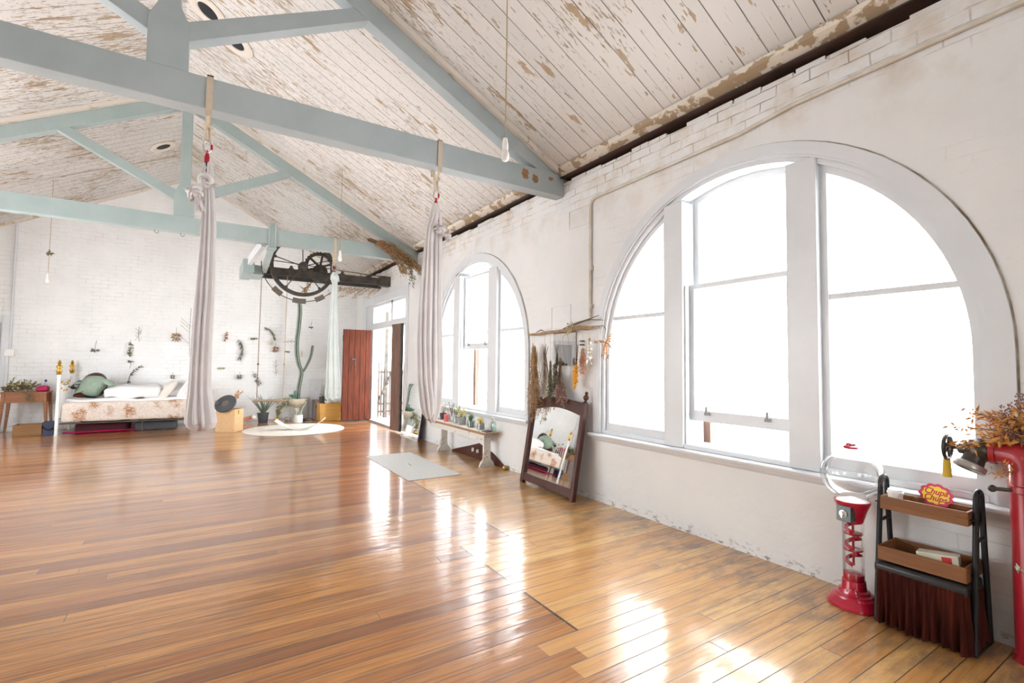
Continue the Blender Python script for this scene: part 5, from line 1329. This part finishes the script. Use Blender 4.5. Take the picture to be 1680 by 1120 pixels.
# ------------------------------------------------------------------ plywood box with drum and dried stems
cA, cB, cC = V((.31, 11.39)), V((.625, 11.13)), V((.80, 11.44)); cD = cA+cC-cB
hb = at(383, 672, 'y', 11.13).z
t = thing('plywood_box', ((cA+cC).x/2, (cA+cC).y/2, 0), 'plain pale plywood box holding a black drum, right of the left silk', 'box')
w = MB(); P4 = [cA, cB, cC, cD]; ctr = (cA+cC)/2; Q4 = [ctr+(q-ctr)*.93 for q in P4]
w.add([(*q, z) for z, L in ((0, P4), (hb, P4), (hb, Q4), (.02, Q4)) for q in L], [(3,2,1,0)]+[(4*r_+i, 4*r_+(i+1) % 4, 4*r_+4+(i+1) % 4, 4*r_+4+i) for r_ in range(3) for i in range(4)]+[(12,13,14,15)])
w.build('box_body', m_ply, t, smooth=False, bevel=.002)
w = MB(); q = cB.lerp(cC, .45); w.tube([(q.x+.004, q.y-.012, hb-.01), (q.x+.006, q.y-.012, hb-.06), (q.x, q.y-.012, hb-.10)], [.008, .016, .006], 8); w.build('hanging_tag', mat('yellow_tag', (.70, .60, .15), .6), t)
dc = at(370, 662, 'y', 11.3); ax = V((-.42, -.62, .62)).normalized()
t = thing('frame_drum', dc, 'round black frame drum tilted in the plywood box', 'drum')
w = MB(); w.lathe([(.19, -.02), (.20, -.018), (.20, .018), (.19, .022), (.16, .016), (.0005, .014)], dc, 40, ax); w.build('drum_body', m_charc, t)
w = MB(); w.lathe([(.07, .0145), (.0705, .0165), (.03, .017), (.0005, .017)], dc, 24, ax); w.build('worn_centre', mat('worn_brown_skin', (.16, .12, .10), .7), t)
t = thing('dried_stem_bunch', at(385, 652, 'y', 11.4), 'orange dried blossoms sticking out behind the drum', 'dried flowers')
s, h = MB(), MB(); p = at(378, 668, 'y', 11.42); spray(s, h, p, at(392, 644, 'y', 11.4)-p, 9, .38, .18, .05, .022, 7, 0, .003, .55); s.build('stems', m_twig, t); h.build('blossoms', m_autumn, t)
t = thing('dried_stem_bunch', at(357, 668, 'y', 11.4), 'dark spiky sprig sticking out of the plywood box, left of the drum', 'dried flowers')
s, h = MB(), MB(); p = at(360, 672, 'y', 11.36); spray(s, h, p, at(352, 656, 'y', 11.3)-p, 7, .2, .3, .045, .014, 6, 0, .003, .4); s.build('stems', m_twig, t); h.build('leaves', m_greyleaf, t)

# ------------------------------------------------------------------ plants along the end wall
def fat_leaves(mb, c, n, L, wd, spread, seed):
    rr = random.Random(seed)
    for i in range(n):
        a = 2*pi*i/n+rr.uniform(-.2, .2); tl = rr.uniform(.25, 1)*spread; l = L*rr.uniform(.7, 1.1)
        d = V((cos(a)*sin(tl), sin(a)*sin(tl), cos(tl))); o_ = V((cos(a), sin(a), 0))
        mb.tube([c, c+d*l*.4, c+d*l*.75+o_*l*.06, c+d*l+o_*l*.16], [wd, wd, wd*.65, wd*.1], 7, flat=.45)
def floorpt(px, py): return at(px, py, 'z', 0)
p = V((1.28, 12.62, 0)); 
t = thing('potted_aloe', p, 'spiky aloe in a black plastic pot on the floor under the swing', 'potted plant')
w = MB(); w.lathe([(.095, 0), (.12, .20), (.13, .20), (.13, .22), (.11, .22), (.10, .19), (.0005, .19)], p, 24); w.build('pot', m_potblk, t)
w = MB(); fat_leaves(w, p+V((0, 0, .18)), 17, .50, .02, .7, 3); w.build('leaves', mat('grey_green_aloe', (.16, .22, .15), .5, col2=(.10, .14, .10), scale=12), t)
p = V((1.97, 12.22, 0))
t = thing('potted_cactus', p, 'little curved cactus in a white ribbed pot behind the rug', 'potted plant')
w = MB(); n = 48; prof = [(.09, 0), (.10, .01), (.10, .165), (.105, .17), (.105, .185), (.09, .185), (.088, .16), (.0005, .16)]; w.lathe(prof, p, n)
for k in range(n*8): 
    if k < n*8 and (k % n) % 2: q = w.v[k]; w.v[k] = V((p.x+(q.x-p.x)*.96, p.y+(q.y-p.y)*.96, q.z))
w.build('pot', m_porc, t)
w = MB()
for dx, L, bend in ((-.04, .17, -.03), (.0, .12, .0), (.05, .28, .09)):
    w.tube([p+V((dx, 0, .16)), p+V((dx+bend*.1, 0, .16+L*.35)), p+V((dx+bend*.6, 0, .16+L*.75)), p+V((dx+bend*1.3, 0, .16+L))], [.022, .022, .018, .008], 10)
w.build('cactus_stems', mat('grey_green_cactus', (.25, .30, .24), .7), t)
# pedestal planter with tall forked cactus
p = V((2.02, 12.75, 0))
t = thing('pedestal_planter', p, 'tall forked column cactus in a pale stone bowl on a pedestal', 'potted plant')
w = MB(); w.lathe([(.13, 0), (.13, .04), (.07, .07), (.06, .12), (.06, .30), (.085, .33), (.16, .38), (.22, .45), (.235, .52), (.21, .52), (.17, .44), (.0005, .43)], p, 32); w.build('pedestal_bowl', mat('pale_stone', (.66, .60, .48), .8, col2=(.56, .50, .38), scale=9), t)
m_cact = [None, mat('pale_cactus_rib', (.42, .48, .40), .7)]; m_cact[0] = mat('column_cactus_green', (.10, .13, .105), .55, col2=(.06, .08, .065), scale=5)
def ribbed(pts, r, ribs=6, n=36, nseg=10):
    # catmull-ish densify
    D = []
    for i in range(len(pts)-1):
        for k in range(nseg): 
            u = k/nseg; a = V(pts[max(i-1, 0)]); b = V(pts[i]); c_ = V(pts[i+1]); d = V(pts[min(i+2, len(pts)-1)])
            D.append(.5*((2*b)+(c_-a)*u+(2*a-5*b+4*c_-d)*u*u+(3*b-3*c_+d-a)*u**3))
    D.append(V(pts[-1])); m = MB(); vs = []; N = len(D)
    for i, q in enumerate(D):
        t_ = i/(N-1); rr = r*(1 if t_ < .93 else sqrt(max(.02, 1-((t_-.93)/.07)**2)))
        for j in range(n):
            a = 2*pi*j/n; k = rr*(.5+.5*abs(cos(ribs*a/2))**.8); vs.append(q+V((cos(a)*k, sin(a)*k, 0)))
    for i in range(N-1):
        for j in range(n):
            m.cur = 1 if abs(cos(ribs*2*pi*(j+.5)/n/2)) > .90 else 0
            m.add([], []); m.f.append((i*n+j, i*n+(j+1) % n, (i+1)*n+(j+1) % n, (i+1)*n+j)); m.mi.append(m.cur)
    m.f.append(tuple(range((N-1)*n, N*n))); m.mi.append(0)
    m.v = vs; return m
Yc = 12.78
def cp(px, py): return at(px, py, 'y', Yc)
ribbed([cp(488, 655), cp(490, 635), cp(493, 620), cp(494, 609), cp(490, 597), cp(487, 580), cp(487, 560), cp(490, 535), cp(492, 510), cp(491, 495)], .052, 5).build('main_stem', m_cact, t, sharp=180)
ribbed([cp(495, 612), cp(500, 605), cp(505, 596), cp(510, 583), cp(513, 566)], .034, 5).build('side_arm', m_cact, t, sharp=180)
ribbed([cp(484, 654), cp(483, 648), cp(484, 640)], .036, 5).build('offset_stem', m_cact, t, sharp=180)
w = MB(); rr = random.Random(5)
for k in range(3):
    c = cp(481, 650) + V((.03*k-.05, -.1, -.02*k+.0))
    for i in range(14):
        a = 2*pi*i/14*2.4; d = V((cos(a), sin(a)-.3, .5+.06*i)); w.leaf(c, d, .10, .06, bend=.3)
w.build('rosette', m_bluegreen, t)
s, h = MB(), MB()
for i in range(16):
    c = cp(rnd.uniform(462, 474), rnd.uniform(655, 664))+V((0, -.1, 0)); d = V((-.5, -.2, .1))+rv(.3); s.tube([cp(478, 660)+V((0, -.08, 0)), c, c+d*.1], .003, 4)
    for j in range(8): h.leaf(c+rv(.05), rv(), .06, .035)
s.build('trailing_stems', m_twig, t); h.build('trailing_leaves', mat('pale_olive_succulent', (.45, .44, .28), .6, col2=(.25, .28, .16), scale=12), t)
p = V((1.58, 12.7, 0))
t = thing('brass_vase', p, 'small brass vase with leafy stems between the aloe and the pedestal', 'vase')
w = MB(); w.lathe([(.04, 0), (.06, .03), (.055, .07), (.03, .09), (.035, .10)], p, 20); w.build('vase', m_brass, t)
s, h = MB(), MB(); spray(s, h, p+V((0, 0, .08)), (.15, -.1, 1), 9, .42, .25, .06, .035, 9, .0, .003, .2); s.build('stems', m_olive, t); h.build('leaves', mat('yellow_olive_leaves', (.36, .33, .12), .6, col2=(.16, .16, .06), scale=12), t)
p = V((1.80, 12.72, 0)); w = MB(); w.ball(p+V((0, 0, .05)), .07, 12, (1, .8, .72)); tag(w.build('grey_stone', m_greypot), 'grey pebble-like stone on the floor beside the brass vase', 'stone')
p = V((2.13, 12.5, 0)); w = MB(); w.ball(p+V((0, 0, .032)), .045, 12, (1.4, .8, .72)); tag(w.build('dark_stone', m_black), 'flat black stone by the pedestal foot', 'stone')
# tipped terracotta pot and white cloth
t = thing('terracotta_planter', (.92, 12.65, 0), 'terracotta trough lying tipped on the floor by the end wall', 'planter')
w = MB(); rot = ry(radians(-14)); c0 = V((.92, 12.65, .10)); w.box(c0-V((.20, .06, .045)), c0+V((.20, .06, .03)), rot@rz(.25)); w.build('trough', m_terra, t, smooth=False, bevel=.01)
w = MB(); w.ball(c0+V((.17, -.06, .03)), .05, 12); w.build('white_pebble', m_porc, t); w = MB(); w.ball(c0+V((-.15, -.10, -.055)), .04, 12); w.build('white_pebble', m_porc, t)
# grey cabinet, black pot, honey box
w = MB(); x0, x1 = at(516, 680, 'y', 12.73).x, at(527, 680, 'y', 12.73).x
t = thing('grey_cabinet', ((x0+x1)/2+.1, 12.8, 0), 'small grey metal cabinet standing behind the honey wood box', 'cabinet')
w.box((x0, 12.73, .0), (x0+.30, 13.05, .47)); w.build('cabinet_body', mat('brown_grey_steel', (.30, .27, .26), .5), t, smooth=False, bevel=.005)
w = MB(); w.tube([(x0+.03, 12.715, .28), (x0+.03, 12.715, .34)], .008, 8); w.tube([(x0+.03, 12.715, .31), (x0+.03, 12.73, .31)], .006, 6); w.build('handle', m_iron, t)
x0 = at(525, 675, 'y', 12.3).x; hy = at(530, 662, 'y', 12.3).z
t = thing('honey_box', (x0+.24, 12.5, 0), 'honey-yellow plywood box stool beside the open red door', 'box')
w = MB(); w.box((x0, 12.3, .03), (x0+.50, 12.7, hy-.03)); w.build('box_body', m_yel, t, smooth=False, bevel=.006)
w = MB(); w.box((x0-.01, 12.29, hy-.03), (x0+.51, 12.71, hy)); w.build('lid', m_yel, t, smooth=False, bevel=.004)
w = MB(); w.box((x0-.008, 12.292, 0), (x0+.508, 12.708, .03)); w.build('plinth', m_yel, t, smooth=False, bevel=.004)
p = V((x0+.06, 12.45, hy)); t = thing('potted_plant', p, 'black pot with a white-leaved succulent on the honey box', 'potted plant')
w = MB(); w.lathe([(.045, 0), (.062, .16), (.055, .16), (.05, .14), (.0005, .14)], p, 20); w.build('pot', m_potblk, t)
s, h = MB(), MB(); spray(s, h, p+V((0, 0, .14)), (-.3, 0, 1), 8, .11, .6, .05, .03, 5, 0, .003, .3); s.build('stems', m_green, t); h.build('leaves', mat('pale_green_leaf', (.60, .64, .42), .6), t)
p = V((x0+.36, 12.45, hy)); t = thing('white_vase', p, 'white bowl with upright brown dried grass on the honey box', 'vase')
w = MB(); w.lathe([(.05, 0), (.075, .03), (.07, .07), (.05, .075), (.0005, .06)], p, 20); w.build('bowl', m_porc, t)
s, h = MB(), MB(); spray(s, h, p+V((0, 0, .06)), (.1, 0, 1), 9, .30, .12, .05, .014, 8, 0, .003, .5); s.build('stems', m_straw, t); h.build('leaves', m_olive, t)
p = V((x0+.2, 12.40, hy)); w = MB()
for k in range(7): a = k*.9; w.lathe([(.018, 0), (.018, .05), (.001, .08)], p+V((.05*cos(a), .04*sin(a), 0)), 6, (cos(a)*.5, sin(a)*.4, 1))
tag(w.build('white_crystal', m_porc, smooth=False), 'cluster of white crystals on the honey box in front of the silk', 'crystal')
w = MB(); x0 = at(504, 640, 'y', 12.9).x; w.box((x0+.10, 13.06, .01), (x0+.38, 13.08, .98), rx(radians(-8)), (x0, 13.08, .0)); tag(w.build('leaning_board', mat('matt_white_board', (.78, .79, .80), .6), smooth=False), 'plain white board leaning on the end wall left of the grey cabinet', 'board')
# slender glass-topped stand behind the planter
x0 = at(490, 655, 'y', 12.98).x; x1 = at(503, 655, 'y', 12.98).x; zz = at(490, 654, 'y', 12.98).z
t = thing('plant_stand', ((x0+x1)/2, 13.0, 0), 'thin wire-legged stand behind the tall cactus', 'stand')
w = MB()
for x_ in (x0, x1+.06):
    for yy in (12.98, 13.18):
        w = MB(); w.tube([(x_, yy, 0), (x_, yy, zz)], .006, 6); w.build('leg', m_greypot, t)
w = MB(); w.box((x0-.01, 12.97, zz), (x1+.07, 13.19, zz+.012)); w.build('stand_top', m_greypot, t, smooth=False)

# ------------------------------------------------------------------ dried flowers pinned on the end wall
GW = 'dried flowers pinned on the end wall'
def pin(kind, px, py, m1, m2, lab, sz=1., ang=0.):
    Y = YB-.035; c = at(px, py, 'y', Y); t = thing('pinned_flower', c, lab, 'dried flower', GW); s, h = MB(), MB(); sz *= 1.25
    A = Matrix.Rotation(radians(ang), 3, 'Y')
    def w_(x, z, y=0): return c+A@V((x, 0, z))+V((0, y*.02-.01, 0))
    pins = MB(); pins.tube([c+V((0, .034, 0)), c+V((0, -.012, 0))], .003, 5)
    if kind == 'cup':
        s.tube([w_(.02, .17*sz), w_(.0, .08*sz), w_(.0, 0)], .004, 5)
        for k in range(16): h.leaf(w_(0, 0), A@V((rnd.uniform(-1, 1), rnd.uniform(-.3, .1), rnd.uniform(-.2, .4))), .07*sz, .03)
    elif kind == 'sprig':
        s.tube([w_(0, .13*sz), w_(.01, 0), w_(-.02, -.13*sz)], .0035, 5)
        for k in range(34): u = rnd.uniform(-.13, .1)*sz; h.leaf(w_(u*.1, u), A@(V((rnd.uniform(-1, 1), 0, rnd.uniform(-1, .2)))), .055*sz, .022)
    elif kind == 'ball':
        s.tube([w_(0, .17*sz), w_(0, 0)], .003, 5)
        for k in range(40): d = rv(); d.y *= .4; h.leaf(c+d*.03*sz+V((0, -.02, 0)), d, .07*sz, .022)
    elif kind == 'arc':
        pts = [w_(-.25+.28*(1-cos(u))*1.1, -.15+.30*sin(u)) for u in [k*.17 for k in range(9)]]; s.tube(pts, [.009]*4+[.005]*5, 6)
        for k in range(26): i_ = rnd.randrange(2, 8); h.leaf(pts[i_], rv()*.5+V((.5, 0, .3)), .07, .02)
        for k in range(9): h.leaf(pts[0], V((.1, 0, -.6))+rv(.3), .08, .03)
    elif kind == 'plume':
        pts = [w_(-.04, .22*sz), w_(.03, .10*sz), w_(.03, -.06*sz), w_(-.02, -.2*sz)]; s.tube(pts, .003, 5)
        for k in range(90): i_ = rnd.uniform(0, 2.99); b_ = pts[int(i_)].lerp(pts[int(i_)+1], i_ % 1); h.leaf(b_, A@(V((rnd.uniform(-1, .5), 0, -1))), .09*sz, .008)
    elif kind == 'twig':
        pts = [w_(.01, .22*sz), w_(0, 0), w_(.02, -.22*sz)]; s.tube(pts, .004, 5)
        for k in range(6): u = rnd.uniform(-.18, .18)*sz; s.tube([w_(0, u), w_(rnd.choice((-1, 1))*.07*sz, u+.07*sz)], .0025, 4)
        for k in range(10): h.leaf(w_(rnd.uniform(-.05, .05), rnd.uniform(-.2, .2)*sz), rv(), .03, .012)
    pins.v and None
    for q, f in zip([pins.v], [pins.f]): s.add(q, f)
    s.build('stem', m1, t); h.build('petals', m2, t)
pin('cup', 156, 575, m_twig, m_greyleaf, 'upturned grey-brown blossom pinned above the jumper, leftmost on the end wall')
pin('sprig', 214, 570, m_twig, m_olive, 'olive leafy sprig pinned above the bed middle')
pin('cup', 215, 592, m_twig, m_greyleaf, 'flat dark seed cluster on a short stem, just under the olive sprig', .8, 180)
pin('twig', 227, 548, m_twig, m_greyleaf, 'thin bare twig pinned upper right of the olive sprig', .6)
pin('arc', 236, 612, m_twig, m_greyleaf, 'long arched dark branch pinned just above the duvet')
pin('ball', 289, 553, m_twig, m_straw, 'round brown seed head pinned above the pillows')
pin('ball', 283, 618, m_twig, m_greyleaf, 'tiny dark bud pinned just over the pillows', .45)
pin('twig', 311, 545, m_twig, m_greyleaf, 'tall thin twig pinned just left of the left silk', 2.)
pin('sprig', 371, 551, m_twig, m_rust, 'rusty forked tassel pinned just right of the left silk', .75)
pin('plume', 395, 573, m_greyleaf, m_greyleaf, 'feathery grey plume curving above the plywood box', .85)
pin('sprig', 364, 604, m_olive, mat('pale_green_dry', (.50, .52, .36), .9), 'pale green sprig pinned above the drum', .5, 80)
pin('ball', 393, 618, m_twig, m_greyleaf, 'dark oval cone pinned above the plywood box right edge', .6)
pin('sprig', 420, 619, m_twig, m_greyleaf, 'diagonal chain of dark leaves behind the left swing rope', 1.1, -28)
pin('sprig', 418, 556, m_olive, m_olive, 'small horizontal olive sprig crossing the left swing rope', .5, 85)
pin('plume', 444, 546, m_olive, m_olive, 'curved brown pod spray between the swing ropes', .7, -35)
pin('ball', 445, 563, m_straw, m_paleflower, 'fluffy cream tuft between the swing ropes', .5)
pin('ball', 452, 573, m_twig, m_rust, 'red-brown star flower between the swing ropes', .75)
pin('twig', 452, 603, m_twig, m_greyleaf, 'faint branching twig between the swing ropes, low', .7)
pin('sprig', 472, 577, m_twig, m_greyleaf, 'small grey knot of leaves right of the right swing rope', .35, 90)
pin('twig', 476, 560, m_twig, m_greyleaf, 'horizontal twig left of the tall cactus stem', .6, 90)
pin('sprig', 495, 580, m_straw, m_paleflower, 'pale leaf cluster in the fork of the tall cactus', .5)
pin('cup', 510, 537, m_twig, m_greyleaf, 'pale umbrella-shaped flower pinned right of the tall cactus', .7)

# ------------------------------------------------------------------ outside the door: balcony gate and wall
w = MB(); w.box((XW+.34, 9.2, -.2), (5.4, 13.1, -.02)); struct(w.build('floor_outside', mat('pale_concrete', (.55, .53, .50), .8), smooth=False), 'concrete landing outside the door')
bpy.data.objects['floor_outside'].name = 'floor_1'
gy = 12.6; gx0 = XW+.36; gx1 = 4.75
t = thing('balcony_gate', ((gx0+gx1)/2, gy, 0), 'black wrought iron gate with twisted bars outside the open door', 'gate')
for xx, hh in ((gx0+.02, 1.45), (at(633, 600, 'y', gy).x, 2.75), (gx1, 1.45)):
    w = MB(); w.box((xx-.04, gy-.04, -.02), (xx+.04, gy+.04, hh)); w.build('gate_post', m_iron, t, smooth=False)
for z in (.14, .34, 1.16): w = MB(); w.box((gx0, gy-.012, z-.022), (gx1, gy+.012, z+.022)); w.build('gate_rail', m_iron, t, smooth=False)
for k in range(11):
    xx = lerp(gx0+.07, gx1-.05, k/10.); w = MB(); w.tube([(xx, gy, .02), (xx, gy, 1.42)], .014, 6); w.build('bar', m_iron, t)
w = MB(); pts = [(lerp(gx0+.05, gx0+.42, k/30.), gy-.03, lerp(.36, 1.18, k/30.)) for k in range(31)]; w.tube(pts, [.040+.014*sin(k*1.4) for k in range(31)], 8); w.build('twisted_brace', m_iron, t)
w = MB(); pts = [(gx0+.46+.12*(1-cos(a)), gy-.03, 1.14-.45*sin(a)) for a in [k*.15 for k in range(11)]]; w.tube(pts, .018, 6); w.build('scroll', m_iron, t)
w = MB(); w.box((XW+.34, 13.0, -.02), (5.4, 13.1, 1.22)); struct(w.build('wall_outside', mat('pinkish_render', (.66, .46, .40), .85, col2=(.60, .42, .37), scale=3), smooth=False), 'low pinkish wall beyond the gate')
bpy.data.objects['wall_outside'].name = 'wall_landing'
# bare patch on near beam end
def patch(cx_, cz_, rx_, rz_, seed):
    rr = random.Random(seed); n = 22; P_ = [(cx_+rx_*cos(2*pi*k/n)*rr.uniform(.65, 1.15), cz_+rz_*sin(2*pi*k/n)*rr.uniform(.6, 1.15)) for k in range(n)]
    w = MB(); w.prism(P_, 'y', T1-.0015, T1+.001); w.build('bare_patch', m_bare, bpy.data.objects['roof_truss'], smooth=False, label='orange bare timber patch where paint flaked off')
for px, py, a, b, sd in ((862, 285, .05, .075, 1), (878, 293, .045, .05, 2), (904, 293, .04, .022, 3)):
    p = at(px, py, 'y', T1); patch(p.x, p.z, a, b, sd)

# ------------------------------------------------------------------ light: overcast daylight through every opening
wd = bpy.data.worlds.new('world'); scene.world = wd; wd.use_nodes = True
bg = wd.node_tree.nodes['Background']; bg.inputs[0].default_value = (.96, .98, 1.0, 1); bg.inputs[1].default_value = 7.5
scene.view_settings.view_transform = 'Standard'; scene.view_settings.look = 'None'; scene.view_settings.gamma = 1
scene.view_settings.exposure = 0.70; scene.view_settings.use_curve_mapping = False
